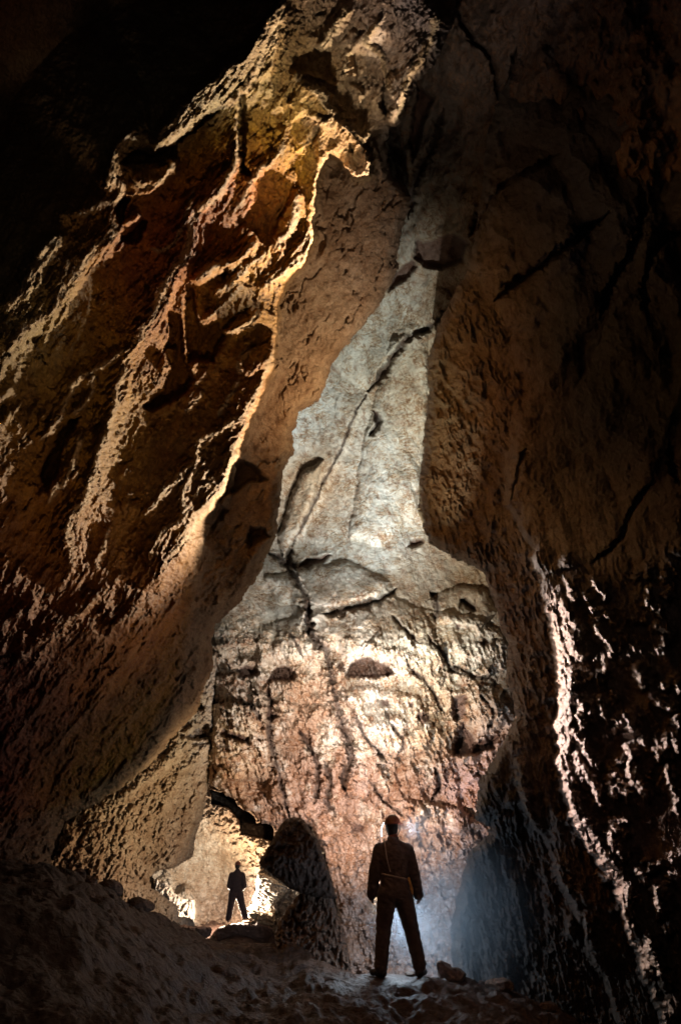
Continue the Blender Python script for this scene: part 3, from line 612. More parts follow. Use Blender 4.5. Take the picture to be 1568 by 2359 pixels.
C_TINT = [(600, 0, .2, .14, .11), (1000, 100, .15, .115, .095), (1000, 250, .17, .135, .11), (1200, 300, .15, .11, .09), (1500, 300, .15, .11, .09), (1000, 480, .26, .23, .18), (950, 650, .48, .44, .36), (1040, 640, .40, .32, .22), (900, 750, .58, .55, .45), (800, 850, .62, .60, .50),
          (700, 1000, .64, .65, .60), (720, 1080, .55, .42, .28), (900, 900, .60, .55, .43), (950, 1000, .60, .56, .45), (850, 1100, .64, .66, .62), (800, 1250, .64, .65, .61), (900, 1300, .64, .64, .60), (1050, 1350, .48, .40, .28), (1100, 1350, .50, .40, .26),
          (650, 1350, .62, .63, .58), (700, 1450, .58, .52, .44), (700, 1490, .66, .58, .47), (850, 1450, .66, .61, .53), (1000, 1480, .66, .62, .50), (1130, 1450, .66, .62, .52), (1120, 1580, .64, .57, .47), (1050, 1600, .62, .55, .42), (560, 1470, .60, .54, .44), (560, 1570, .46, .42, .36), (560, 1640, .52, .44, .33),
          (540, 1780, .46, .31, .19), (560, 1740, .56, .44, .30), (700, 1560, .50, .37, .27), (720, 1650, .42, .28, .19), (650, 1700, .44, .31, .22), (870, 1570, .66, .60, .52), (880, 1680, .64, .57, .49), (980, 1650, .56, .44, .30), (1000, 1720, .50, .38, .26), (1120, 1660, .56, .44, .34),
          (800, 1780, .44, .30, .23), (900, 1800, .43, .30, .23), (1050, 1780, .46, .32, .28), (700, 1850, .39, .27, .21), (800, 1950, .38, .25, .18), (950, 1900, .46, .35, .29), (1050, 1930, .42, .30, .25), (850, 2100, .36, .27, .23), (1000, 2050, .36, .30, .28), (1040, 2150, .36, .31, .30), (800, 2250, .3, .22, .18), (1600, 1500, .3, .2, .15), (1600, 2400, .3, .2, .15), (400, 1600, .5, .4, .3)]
def C_tint(u, v):
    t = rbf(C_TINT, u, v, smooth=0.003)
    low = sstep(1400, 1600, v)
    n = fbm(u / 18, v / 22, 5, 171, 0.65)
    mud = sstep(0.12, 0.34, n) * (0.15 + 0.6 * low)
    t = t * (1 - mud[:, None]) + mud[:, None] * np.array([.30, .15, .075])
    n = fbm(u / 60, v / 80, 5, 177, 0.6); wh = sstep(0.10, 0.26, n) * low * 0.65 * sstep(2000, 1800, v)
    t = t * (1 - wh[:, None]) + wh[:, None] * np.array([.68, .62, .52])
    # hairline cracks filled with brown mud, running with the flow of the calcite
    W1 = u + 10 * fbm(u / 40, v / 40, 3, 190); W2 = v + 10 * fbm(u / 40, v / 40, 3, 191)
    for k, (ang, su, sv, th, am) in enumerate(((62, 70, 20, 0.06, .75), (40, 54, 16, 0.06, .6), (86, 60, 18, 0.055, .7), (20, 80, 24, 0.05, .6))):
        a, b = rot(W1, W2, ang, su, sv); l = np.exp(-(fbm(a, b, 4, 193 + k, 0.55) / th) ** 2) * sstep(0.02, 0.2, fbm(u / 34, v / 34, 3, 199 + k))
        m = (am * l * (0.75 + 0.25 * low))[:, None]; t = t * (1 - m) + m * np.array([.26, .14, .075])
    wu = u + 7 * fbm(u / 30, v / 30, 4, 105); wv = v + 7 * fbm(u / 30 + 9, v / 30, 4, 106)
    for pts, w in C_CRACKS:
        m = 0.9 * crack(wu, wv, pts, w * 1.5)[:, None]; t = t * (1 - m) + m * np.array([.06, .035, .025])
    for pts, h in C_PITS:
        m = 0.9 * (-pit(wu, wv, pts, 1.0, 5))[:, None]; t = t * (1 - m) + m * np.array([.13, .07, .05])  # pit insides tinted dark, shade put into the colour
    return blotch(t, u, v, 70, 181, 0.25)
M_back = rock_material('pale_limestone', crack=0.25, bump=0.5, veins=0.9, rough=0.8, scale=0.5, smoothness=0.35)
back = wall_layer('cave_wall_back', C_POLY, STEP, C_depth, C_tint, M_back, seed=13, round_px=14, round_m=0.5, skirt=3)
tag(back, 'tall pale limestone wall stained brown towards its foot', kind='structure')

# ================================================================== RIGHT WALL
R_POLY = [(1330, -260), (1900, -260), (1900, 2700), (1040, 2700), (1042, 2400), (1040, 2250), (1036, 2130), (1062, 2020), (1082, 1955), (1122, 1922), (1125, 1905), (1092, 1890), (1100, 1800),
          (1150, 1720), (1186, 1650), (1180, 1620), (1162, 1560), (1168, 1480), (1152, 1450), (1140, 1400), (1112, 1318), (1050, 1290), (985, 1250), (960, 1170), (966, 1080),
          (976, 1000), (984, 900), (982, 830), (1010, 740), (1075, 620), (1100, 500), (1120, 300), (1200, 0)]
R_CTRL = [  # the ribbed buttress set back
    (1150, 0, 12), (1150, 400, 12.2), (1080, 650, 13), (1000, 850, 14.0), (980, 1100, 14.2), (1100, 800, 12.8), (1180, 1000, 11.9), (1400, 700, 10.5), (1000, 1260, 13.6), (1120, 1330, 12.4), (1160, 1500, 11.6), (1180, 1620, 10.4),
    (1280, 1300, 9.8), (1280, 1500, 9.5), (1290, 1700, 9.2), (1350, 1900, 8.6), (1150, 1750, 9.9), (1100, 1880, 9.8), (1200, 1950, 9.3), (1060, 2080, 9.7), (1200, 2150, 8.9), (1050, 2350, 9.2), (1300, 2300, 8.0), (1300, 2100, 8.3), (1500, 2300, 7.4), (1100, 2600, 8.6)]
R_CTRL_N = [  # the near face, turned to the camera
    (1190, 1180, 10.0), (1240, 1320, 8.5), (1290, 1500, 7.8), (1300, 1700, 7.4), (1350, 1900, 7.0), (1450, 2150, 6.3), (1568, 1300, 6.8), (1568, 1700, 5.95), (1568, 2000, 5.5), (1400, 1300, 7.6), (1400, 1700, 6.75), (1500, 2350, 5.9),
    (1200, 1000, 11.3), (1200, 700, 11.8), (1300, 800, 11.0), (1568, 900, 9.6), (1568, 400, 9.5), (1400, 200, 10.5), (1250, 0, 11.5), (1568, 1150, 8.2), (1400, 1150, 9.2), (1800, 800, 9), (1800, 1500, 5.8), (1800, 2300, 5.0)]
R_CRACKS = [(T2([(1090, 600), (980, 660), (880, 720), (820, 790), (770, 900)]), 5), (T2([(1400, 700), (1420, 820), (1380, 980), (1300, 1100), (1250, 1250)]), 7), (T2([(1568, 900), (1480, 960), (1420, 1100), (1440, 1250)]), 6), (T2([(830, 1180), (960, 1080), (1100, 980), (1200, 900), (1290, 830)]), 8), (T5([(1500, 0), (1520, 160), (1560, 260)]), 6), (T5([(1400, 240), (1300, 380), (1220, 560), (1060, 690)]), 6), (T5([(700, 40), (660, 180), (620, 330)]), 5)]
R_EDGES_R = [  # lit rims face left: mirrored (walk upwards)
    (T5([(605, 355), (650, 420), (700, 510), (745, 590), (755, 680), (800, 770), (860, 860)]), 0.6, 40, 10),
    (T5([(745, 590), (740, 660), (780, 760), (810, 860), (830, 1000), (870, 1120), (880, 1280), (890, 1400), (880, 1560), (890, 1700), (880, 1800), (920, 1950), (960, 2100)]), 0.5, 40, 9),
]
R_STROKES = [T5(p) for p in (
    [(1450, 565), (1480, 620), (1500, 680), (1540, 740), (1580, 800)], [(1510, 590), (1540, 620), (1580, 650)], [(1350, 670), (1380, 700), (1370, 760), (1400, 790)],
    [(1420, 750), (1470, 780), (1450, 810)], [(1350, 800), (1390, 850), (1380, 900), (1420, 940), (1450, 980), (1480, 1005)], [(1460, 850), (1500, 900)], [(1395, 1015), (1440, 1040), (1490, 1060), (1530, 1080)],
    [(880, 640), (910, 670), (930, 720)], [(920, 740), (950, 820), (970, 900), (990, 940)], [(900, 850), (920, 940), (960, 1010), (990, 1060), (1010, 1120), (1060, 1180)],
    [(990, 780), (1010, 850), (1050, 920), (1090, 980), (1120, 1050), (1160, 1090)], [(1050, 740), (1080, 800), (1120, 850), (1160, 880), (1195, 915)],
    [(1080, 900), (1140, 960), (1190, 1020), (1240, 1080), (1290, 1140), (1340, 1195)], [(1150, 930), (1220, 950), (1260, 1000), (1275, 1060)], [(1060, 970), (1100, 1060), (1150, 1120), (1220, 1195)],
    [(930, 1030), (960, 1100), (980, 1180), (1050, 1215)], [(1085, 1275), (1120, 1290), (1170, 1290)], [(970, 1390), (1000, 1460), (1040, 1520)], [(980, 1510), (1010, 1580), (1035, 1620)],
    [(1085, 1400), (1110, 1450), (1130, 1530), (1170, 1595)], [(1030, 1400), (1040, 1460), (1060, 1520), (1100, 1555)], [(1225, 1495), (1270, 1550), (1290, 1610), (1350, 1625)], [(1170, 1530), (1200, 1570), (1260, 1590)],
    [(1385, 1365), (1410, 1430), (1450, 1475), (1510, 1500), (1560, 1505)], [(1450, 1345), (1490, 1400)], [(1525, 1345), (1580, 1420)], [(1500, 1600), (1530, 1700), (1575, 1780)], [(1520, 1540), (1575, 1620)],
    [(1250, 1690), (1280, 1750), (1300, 1800)], [(1410, 1720), (1440, 1810)], [(960, 1600), (1010, 1680), (1050, 1760), (1100, 1830), (1150, 1840)], [(1280, 1760), (1285, 1860), (1330, 1940), (1390, 2010)],
    [(1170, 1900), (1230, 1960), (1290, 2010)], [(1480, 1800), (1500, 1900), (1520, 1960)], [(940, 1260), (960, 1340), (950, 1440), (980, 1500)], [(1290, 1250), (1340, 1330), (1350, 1400)], [(1050, 1860), (1080, 1930), (1150, 2000)])] + \
    [T8(p) for p in ([(970, 0), (1000, 100), (1030, 180), (1060, 260), (1120, 320), (1180, 430), (1240, 510), (1300, 560)], [(1060, 0), (1100, 60), (1150, 140), (1170, 200), (1210, 260)], [(1190, 60), (1230, 130), (1240, 190), (1270, 200)],
    [(1200, 0), (1250, 90), (1310, 150), (1370, 190)], [(1310, 30), (1350, 110), (1400, 130)], [(1480, 20), (1520, 120), (1550, 220), (1560, 300)], [(1220, 270), (1240, 330), (1280, 360), (1290, 400)],
    [(1180, 330), (1220, 400), (1270, 450), (1300, 500)], [(1340, 510), (1370, 560), (1400, 610)], [(1400, 500), (1420, 560)], [(1430, 570), (1450, 640), (1455, 780)], [(1270, 560), (1310, 660), (1300, 760), (1340, 880)],
    [(1400, 840), (1430, 960), (1480, 1080), (1500, 1130)], [(1480, 800), (1510, 860)], [(1190, 540), (1200, 600)], [(760, -20), (780, 140), (830, 290), (880, 370)], [(940, 440), (970, 560), (1030, 660), (1070, 740)],
    [(1080, 720), (1110, 800), (1110, 880), (1150, 980), (1190, 1055)], [(1030, 750), (1020, 820), (1040, 880)], [(1500, 1150), (1540, 1250)], [(1360, 1000), (1390, 1080)])]
def scallops(wu, wv, ang, su, sv, seed):
    a, b = rot(wu, wv, ang, su, sv)
    f1, f2, c = worley(a, b, seed=seed)
    return 1 - np.clip(f2 - f1, 0, 0.6) / 0.6      # ridges between the cups
R_NEAR = T5([(605, 355), (650, 420), (700, 510), (745, 600), (735, 660), (780, 760), (810, 860), (830, 1000), (870, 1120), (880, 1280), (890, 1400), (880, 1560), (890, 1700), (880, 1800), (920, 1950), (980, 2150)]) + \
    T8([(1030, 250), (1060, 330), (1120, 430), (1190, 520), (1250, 600), (1290, 760), (1330, 900), (1380, 1000), (1440, 1150), (1500, 1400), (1600, 1800)]) + [(2200, 2800), (2200, -300), (1150, -300), (1140, 100), (1150, 300), (1130, 450), (1100, 600), (1150, 700), (1180, 760), (1200, 900), (1180, 1050)]
R_MID = T8([(760, -60), (790, 180), (830, 290), (880, 370), (930, 440), (960, 560), (1010, 650), (1050, 700), (1060, 780), (1110, 860), (1150, 980), (1190, 1060), (1300, 1400)]) + [(2200, 2800), (2200, 300), (1200, 300)] + [(1200, 1150), (1180, 1400), (1195, 1560)]
def R_depth(u, v):
    wu = u + 9 * fbm(u / 34, v / 50, 5, 205, 0.6); wv = v + 9 * fbm(u / 34 + 9, v / 50, 5, 206, 0.6)
    d = np.exp(rbf([(a, b, math.log(c)) for a, b, c in R_CTRL], u, v, smooth=0.006))
    near = sdf(R_NEAR, wu, wv); dn = np.exp(rbf([(a, b, math.log(c)) for a, b, c in R_CTRL_N], u, v, smooth=0.01))
    soft = sstep(1150, 1000, v) * 40; near = near + 16 * fbm(u / 60, v / 30, 3, 233) * sstep(1200, 1350, v)
    k = sstep(-11 - soft, 4 + soft, near); d = d * (1 - k) + (dn + (0.10 + 0.3 * patchy(u, v, 50, 234, 0)) * np.exp(-np.clip(near, 0, None) / 14)) * k
    nb = np.exp(-(np.clip(near, -40, None) / 60) ** 2) * sstep(1180, 1300, v); d -= nb * 0.22 * fbm(*rot(wu, wv, 74, 70, 11), 4, 236, 0.6, ridged=True)
    mid = sdf(R_MID, wu, wv); d -= 0.55 * sstep(1600, 1900, v) * (sstep(-7, 7, mid) * 0.7 + 0.3 * sstep(0, 60, mid) - 0.5)
    r = np.zeros(u.shape)
    for pts, w in R_CRACKS: r -= 0.06 * w * crack(wu, wv, pts, w)
    nearm = sstep(-10, 20, near) * sstep(1120, 1260, v); butt = 1 - sstep(-20, 10, near)
    zone = sstep(1230, 1340, v + 0.12 * (1568 - u) * 0) * nearm
    sc1 = scallops(wu, wv, 62, 95, 30, 31); sc2 = scallops(wu, wv, 66, 44, 15, 37)
    patch = sstep(-0.25, 0.15, fbm(u / 130, v / 130, 3, 51))
    st = np.zeros(u.shape)
    for k, p in enumerate(R_STROKES):
        st = np.maximum(st, edge(wu, wv, p[::-1], 0.50 + 0.25 * ((k * 37) % 10) / 10, 15 + (k * 7) % 12, 10.0, taper=0.25))
        for q_ in fray(p, k + 300, 4, 1 if k % 2 else -1, 10, 46): st = np.maximum(st, edge(wu, wv, q_[::-1], 0.26 + 0.14 * ((k * 13) % 10) / 10, 9, 7.0, taper=0.3))
    st = st * (0.75 + 0.5 * fbm(u / 14, v / 14, 3, 57))
    a, b = rot(wu, wv, 64, 70, 15); rg = fbm(a, b, 4, 61, 0.6, ridged=True)
    r += st + zone * (0.10 * np.clip(rg, 0, 1) * patch + 0.06 * sc2 ** 2 * patch)
    # broken ribs of the buttress
    a, b = rot(wu, wv, 72, 44, 15); bb = 0.6 * fbm(a, b, 5, 221, 0.62, ridged=True) * patchy(u, v, 60, 223, 0.2) + 0.5 * fbm(*rot(wu, wv, 66, 70, 26), 5, 224, 0.6)
    sc3 = scallops(wu + 14 * fbm(u / 30, v / 30, 3, 43), wv, 70, 46, 18, 41)
    rough = butt * sstep(560, 700, v) + nearm * 0.25 * sstep(1250, 1300, v)
    r += rough * ((0.42 - 0.26 * sstep(1650, 1850, v)) * bb + 0.05 * sc3 * patchy(u, v, 50, 228, 0.1)) * sstep(1500, 1250, u)
    f1, f2, c = worley(wu / 190 + 0.3 * fbm(u / 120, v / 120, 3, 226), wv / 260, seed=47)
    r += (1 - butt) * sstep(1300, 1050, v) * (0.8 * np.abs(f1 - 0.4) + 0.3 * fbm(u / 160, v / 200, 3, 230) + 0.07 * fbm(*rot(wu, wv, 60, 120, 70), 5, 227, 0.5, ridged=True))
    a, b = rot(wu, wv, 78, 150, 40); r += 0.20 * fbm(a, b, 4, 225, 0.5) * (0.35 + 0.65 * sstep(1100, 1300, v))
    lw = sstep(1700, 1900, v) * butt
    a, b = rot(wu, wv, 82, 110, 26); r += lw * 0.07 * fbm(a, b, 4, 229, 0.6, ridged=True)
    fine = 0.035 * fbm(u / 8, v / 10, 4, 241, 0.62) * (0.4 + 0.6 * sstep(500, 1200, v)) + 0.03 * fbm(u / 50, v / 50, 4, 244)
    return d - r, fine * d / 9
R_TINT = [(1300, 100, .09, .08, .085), (1600, 300, .08, .075, .08), (1200, 500, .11, .095, .10), (1250, 800, .10, .085, .09), (1568, 600, .08, .07, .08), (1080, 700, .44, .33, .20), (1000, 900, .46, .36, .20), (1050, 1100, .38, .26, .15), (1150, 900, .36, .24, .15), (1100, 1250, .38, .27, .17),  # upper right tinted darker, its lack of light put into the colour
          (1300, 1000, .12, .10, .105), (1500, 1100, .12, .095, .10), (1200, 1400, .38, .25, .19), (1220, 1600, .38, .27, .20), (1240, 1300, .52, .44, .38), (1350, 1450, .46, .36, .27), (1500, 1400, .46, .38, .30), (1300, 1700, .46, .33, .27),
          (1450, 1700, .42, .30, .24), (1500, 1800, .42, .26, .16), (1350, 1900, .46, .32, .26), (1550, 1900, .42, .28, .22), (1200, 1900, .13, .12, .125), (1100, 2100, .14, .13, .14), (1250, 2150, .15, .13, .13), (1350, 2100, .38, .26, .20), (1500, 2200, .40, .30, .22), (1100, 2350, .24, .2, .18), (1600, 2500, .35, .26, .2)]  # recess behind the smoke darkened too, its shadow put into the tint
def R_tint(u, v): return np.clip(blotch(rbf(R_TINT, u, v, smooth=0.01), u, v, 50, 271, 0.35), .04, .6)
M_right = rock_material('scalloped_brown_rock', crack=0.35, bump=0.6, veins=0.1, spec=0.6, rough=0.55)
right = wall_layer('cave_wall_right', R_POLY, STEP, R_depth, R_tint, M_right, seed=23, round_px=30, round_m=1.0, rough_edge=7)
tag(right, 'dark brown cave wall with sharp lit scallops on the right', kind='structure')

# ================================================================== LOWER LEFT FACE AND NICHE
G_POLY = [(-100, 1600), (500, 1500), (492, 1640), (486, 1760), (482, 1800), (474, 1860), (455, 1915), (445, 1975), (400, 2000), (360, 2008), (345, 2022), (350, 2045), (375, 2058), (408, 2085), (415, 2110), (450, 2115), (450, 2160), (445, 2300), (-100, 2300)]
G_CTRL = [(0, 1700, 14), (500, 1500, 16.8), (470, 1600, 16.4), (480, 1800, 17.3), (400, 1700, 15.2), (440, 1850, 17.0), (350, 1800, 14.6), (300, 1900, 13.8), (200, 1900, 12.6), (350, 2000, 15.0), (300, 2050, 13.6), (400, 2100, 15.4), (440, 2150, 15.6), (150, 2000, 12), (0, 2100, 11.5), (200, 2250, 12)]
G_EDGES = [
    (T6([(1010, 400), (930, 480), (880, 540), (800, 620), (700, 700), (560, 800)]), 0.45, 40, 10),
    (T6([(1030, 500), (960, 600), (890, 640), (800, 820), (740, 860)]), 0.4, 20, 10),
    (T6([(1030, 720), (960, 780), (950, 850), (930, 930), (890, 1000), (840, 1080), (760, 1110)]), 0.55, 34, 12),
    (T6([(380, 940), (330, 1000), (280, 1060), (240, 1110)]), 0.3, 20, 10),
]
def G_depth(u, v):
    wu = u + 7 * fbm(u / 26, v / 26, 4, 305); wv = v + 7 * fbm(u / 26 + 9, v / 26, 4, 306)
    d = np.exp(rbf([(a, b, math.log(c)) for a, b, c in G_CTRL], u, v, smooth=0.002))
    r = np.zeros(u.shape)
    for pts, h, wl, wr in G_EDGES: r += edge(wu, wv, pts, h, wl, wr)
    r += pit(wu, wv, T6([(910, 470), (950, 420), (1020, 410), (1030, 480), (950, 490)]), 0.9)
    r += pit(wu, wv, T6([(950, 330), (985, 300), (1000, 340), (970, 350)]), 0.6)
    a, b = rot(wu, wv, 118, 46, 15); r += 0.22 * fbm(a, b, 5, 321, 0.6, ridged=True)
    f1, f2, c = worley(wu / 22, wv / 18, seed=28); r += 0.20 * (np.clip(f2 - f1, 0, 0.45) - 0.2) + 0.12 * c
    return d - r, 0.05 * fbm(u / 7, v / 7, 4, 341, 0.65)
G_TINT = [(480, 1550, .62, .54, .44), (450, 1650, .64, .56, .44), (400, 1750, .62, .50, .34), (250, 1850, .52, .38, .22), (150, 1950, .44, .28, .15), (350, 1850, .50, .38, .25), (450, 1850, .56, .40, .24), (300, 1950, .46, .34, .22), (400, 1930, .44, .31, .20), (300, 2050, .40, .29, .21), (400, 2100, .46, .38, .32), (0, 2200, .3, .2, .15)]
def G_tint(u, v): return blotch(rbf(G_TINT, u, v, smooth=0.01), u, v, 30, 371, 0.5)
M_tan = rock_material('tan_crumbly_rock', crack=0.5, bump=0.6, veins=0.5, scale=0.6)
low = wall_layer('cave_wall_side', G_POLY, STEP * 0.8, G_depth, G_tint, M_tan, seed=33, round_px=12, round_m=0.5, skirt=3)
tag(low, 'crumbly tan rock face beneath the overhang beside the niche', kind='structure')

N_POLY = [(300, 1720), (860, 1720), (860, 2300), (300, 2300)]
N_CTRL = [(300, 1700, 25), (600, 1700, 25), (860, 1700, 24), (450, 1850, 26), (540, 1870, 25.0), (600, 1930, 24.6), (430, 1980, 27), (480, 2000, 27.2), (540, 2020, 27), (590, 2000, 25.6), (420, 2080, 26.2), (500, 2110, 26.4), (600, 2080, 25), (400, 2250, 24), (600, 2250, 23), (860, 2250, 22)]
def N_depth(u, v):
    wu = u + 5 * fbm(u / 20, v / 20, 4, 405); wv = v + 5 * fbm(u / 20 + 9, v / 20, 4, 406)
    d = np.exp(rbf([(a, b, math.log(c)) for a, b, c in N_CTRL], u, v, smooth=0.002))
    sm = 1 - 0.85 * sstep(60, -20, np.hypot((u - 470), (v - 2000) * 0.7) - 60)
    r = sm * 0.5 * fbm(wu / 26, wv / 26, 5, 421, 0.6, ridged=True)
    f1, f2, c = worley(wu / 15, wv / 13, seed=38); r += sm * (0.3 * (np.clip(f2 - f1, 0, 0.45) - 0.2) + 0.2 * c)
    r += pit(wu, wv, T6([(1030, 735), (1090, 750), (1140, 760), (1170, 820), (1230, 840), (1260, 900), (1310, 880), (1340, 920), (1345, 990), (1240, 960), (1180, 950), (1170, 880), (1120, 820), (1040, 800)]), 3.5, 4)
    r += edge(wu, wv, T6([(900, 1190), (950, 1260), (960, 1310), (955, 1400)]), 0.7, 30, 7)
    return d - r, 0.05 * fbm(u / 6, v / 6, 4, 441, 0.65)
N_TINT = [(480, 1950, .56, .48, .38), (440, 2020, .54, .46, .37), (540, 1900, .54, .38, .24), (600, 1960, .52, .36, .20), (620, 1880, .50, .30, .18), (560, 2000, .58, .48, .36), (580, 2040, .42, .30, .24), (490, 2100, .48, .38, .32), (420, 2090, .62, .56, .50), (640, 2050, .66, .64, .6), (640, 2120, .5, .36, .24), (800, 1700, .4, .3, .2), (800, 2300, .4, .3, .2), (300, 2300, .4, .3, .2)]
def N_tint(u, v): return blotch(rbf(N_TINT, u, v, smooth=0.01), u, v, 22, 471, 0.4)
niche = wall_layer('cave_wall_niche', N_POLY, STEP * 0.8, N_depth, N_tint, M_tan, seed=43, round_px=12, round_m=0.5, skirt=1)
tag(niche, 'pale lit back wall of the low niche behind the distant caver', kind='structure')

# ================================================================== GROUND
# crest line of the rubble slope as traced, then its fall behind
CREST = [(-300, 1950, 6.0), (0, 1992, 7.0), (100, 2005, 7.2), (170, 2022, 7.5), (250, 2045, 8.0), (330, 2085, 8.6), (410, 2132, 9.4), (490, 2152, 10.5), (560, 2165, 11.2), (640, 2178, 11.0), (700, 2195, 10.0), (760, 2215, 9.2), (830, 2240, 8.7), (920, 2252, 8.4), (1000, 2248, 8.4),
         (1060, 2252, 8.3), (1130, 2268, 8.2), (1230, 2302, 8.0), (1330, 2362, 7.6), (1450, 2420, 7.0), (1900, 2500, 6)]
def zof(v, d): return SP * d + CP * (H / 2 - v) / F * d
def ground_z(u, d):
    cu = np.array([c[0] for c in CREST], float); cz = np.array([zof(c[1], c[2]) for c in CREST]); cd = np.array([c[2] for c in CREST])
    zc = np.interp(u, cu, cz); dc = np.interp(u, cu, cd)
    near = zc + (-1.30 - 0.0 * u - zc) * sstep(0, 1, (dc - d) / dc * 1.05) * 0.9
    far_z = -3.0 + 0.9 * sstep(21.5, 24, d)
    beyond = zc + (far_z - zc) * sstep(0, 1, (d - dc) / 3.5)
    return np.where(d < dc, near, beyond)
gu = np.arange(-900, 2500, 4.0); gd = np.concatenate([np.linspace(0.15, 3.4, 60), 3.4 * (31 / 3.4) ** np.linspace(0, 1, 560)[1:]])
GU, GD = np.meshgrid(gu, gd)
z = ground_z(GU, GD)
gx = (GU - W / 2) / F * GD
def ground_rough(x, y, u, d):
    f1, f2, c = worley(x * 2.2 + 0.6 * fbm(x, y, 3, 501), y * 2.2 + 0.6 * fbm(x, y, 3, 502), seed=48)
    g1, g2, c2 = worley(x * 5.5, y * 5.5, seed=49)
    return 0.20 * fbm(x * 0.8, y * 0.8, 4, 511) + 0.09 * np.clip(f2 - f1, 0, 0.5) * (0.2 + c) + 0.05 * c2 * np.clip(g2 - g1, 0, 0.4) + 0.035 * fbm(x * 5, y * 5, 4, 515, 0.6, ridged=True) + 0.10 * fbm(x * 2.0, y * 2.0, 4, 516, 0.55)
# along a camera column the forward coordinate follows from depth and height
GY = (GD - SP * z) / CP
zz = z + ground_rough(gx, GY, GU, GD) - 0.08
# flat footing for the two cavers
nearP = Pt(915, 2250, 8.36); farP = Pt(540, 2126, 22.7)
foot = np.exp(-((gx - nearP.x) ** 2 + (GY - nearP.y) ** 2) / 0.5 ** 2)
zz = zz * (1 - foot) + (nearP.z - 0.0) * foot
mound = np.exp(-(((gx - farP.x - 0.2) / 1.6) ** 2 + ((GY - farP.y) / 1.2) ** 2))
zz = np.maximum(zz, farP.z - 0.35 - 1.0 * (1 - mound) ** 1.0 * 1.0 + 0.05 * fbm(gx * 3, GY * 3, 3, 519)) * (mound > 0.12) + zz * (mound <= 0.12)
pos = np.stack([gx, GY, zz], -1).reshape(-1, 3)
nr, nc = GU.shape; ii = np.arange(nr * nc).reshape(nr, nc)
faces = np.stack([ii[:-1, :-1], ii[:-1, 1:], ii[1:, 1:], ii[1:, :-1]], -1).reshape(-1, 4)
gt = np.array([.095, .046, .03]) * (1 + 0.35 * fbm(pos[:, 0] * 1.5, pos[:, 1] * 1.5, 4, 521))[:, None]
M_ground = rock_material('rubble_floor', crack=0.5, bump=0.5, scale=1.0, spec=0.5, rough=0.6)
ground = np_mesh('ground', pos, faces, M_ground, np.clip(gt, .02, .8))
tag(ground, 'dark brown rubble slope of the cave floor', kind='structure')

#OBJECTS#
# ================================================================== BOULDERS
def boulder(name, poly, step, ctrl, tint, mat, thick=1.2, rough_edge=4, seed=60, round_px=14, round_m=0.5, rel=0.25, ang=100, sc=(30, 14)):
    """a free block: traced outline, its own depth, a rounded front and a closed back"""
    a = np.array(poly, float); x0, y0 = a.min(0) - 2 * step; x1, y1 = a.max(0) + 2 * step
    U, V = np.meshgrid(np.arange(x0, x1, step), np.arange(y0, y1, step))
    s = sdf(poly, U, V) + rough_edge * fbm(U / 16, V / 16, 5, seed, 0.6); keep = s > 0
    f = keep[:-1, :-1] & keep[1:, :-1] & keep[:-1, 1:] & keep[1:, 1:]
    used = np.zeros(U.shape, bool); used[:-1, :-1] |= f; used[1:, :-1] |= f; used[:-1, 1:] |= f; used[1:, 1:] |= f
    idx = -np.ones(U.shape, int); idx[used] = np.arange(used.sum()); u = U[used]; v = V[used]; ss = s[used]
    d = np.exp(rbf([(p, q, math.log(r)) for p, q, r in ctrl], u, v))
    p_, q_ = rot(u, v, ang, *sc)
    f1, f2, c = worley(u / 30 + 0.4 * fbm(u / 20, v / 20, 3, seed), v / 26, seed=seed)
    r = rel * fbm(p_, q_, 5, seed + 3, 0.6, ridged=True) + rel * 0.7 * (np.clip(f2 - f1, 0, 0.4) + 0.5 * c) + 0.04 * fbm(u / 6, v / 6, 3, seed + 5)
    q = np.clip(1 - ss / round_px, 0, 1); d = d - r + round_m * (1 - np.sqrt(1 - q * q * 0.98))
    front = P(u, v, 1.0) * d[:, None]; back = front + front / np.linalg.norm(front, axis=1)[:, None] * (thick * (0.45 + 0.55 * np.sqrt(np.clip(ss / (3 * round_px), 0, 1))))[:, None]
    fi, fj = np.nonzero(f); F1 = np.stack([idx[fi, fj], idx[fi + 1, fj], idx[fi + 1, fj + 1], idx[fi, fj + 1]], 1); n = len(u)
    e = np.concatenate([F1[:, [0, 1]], F1[:, [1, 2]], F1[:, [2, 3]], F1[:, [3, 0]]]); k = np.sort(e, 1); k = k[:, 0] * (n + 1) + k[:, 1]
    _, inv, cnt = np.unique(k, return_inverse=True, return_counts=True); be = e[cnt[inv] == 1]
    sk = np.stack([be[:, 1], be[:, 0], be[:, 0] + n, be[:, 1] + n], 1)
    t = blotch(np.tile(np.array(tint, float), (n, 1)), u, v, 20, seed + 9, 0.35)
    return np_mesh(name, np.vstack([front, back]), np.vstack([F1, F1[:, ::-1] + n, sk]), mat, np.clip(np.vstack([t, t]), .01, .9))

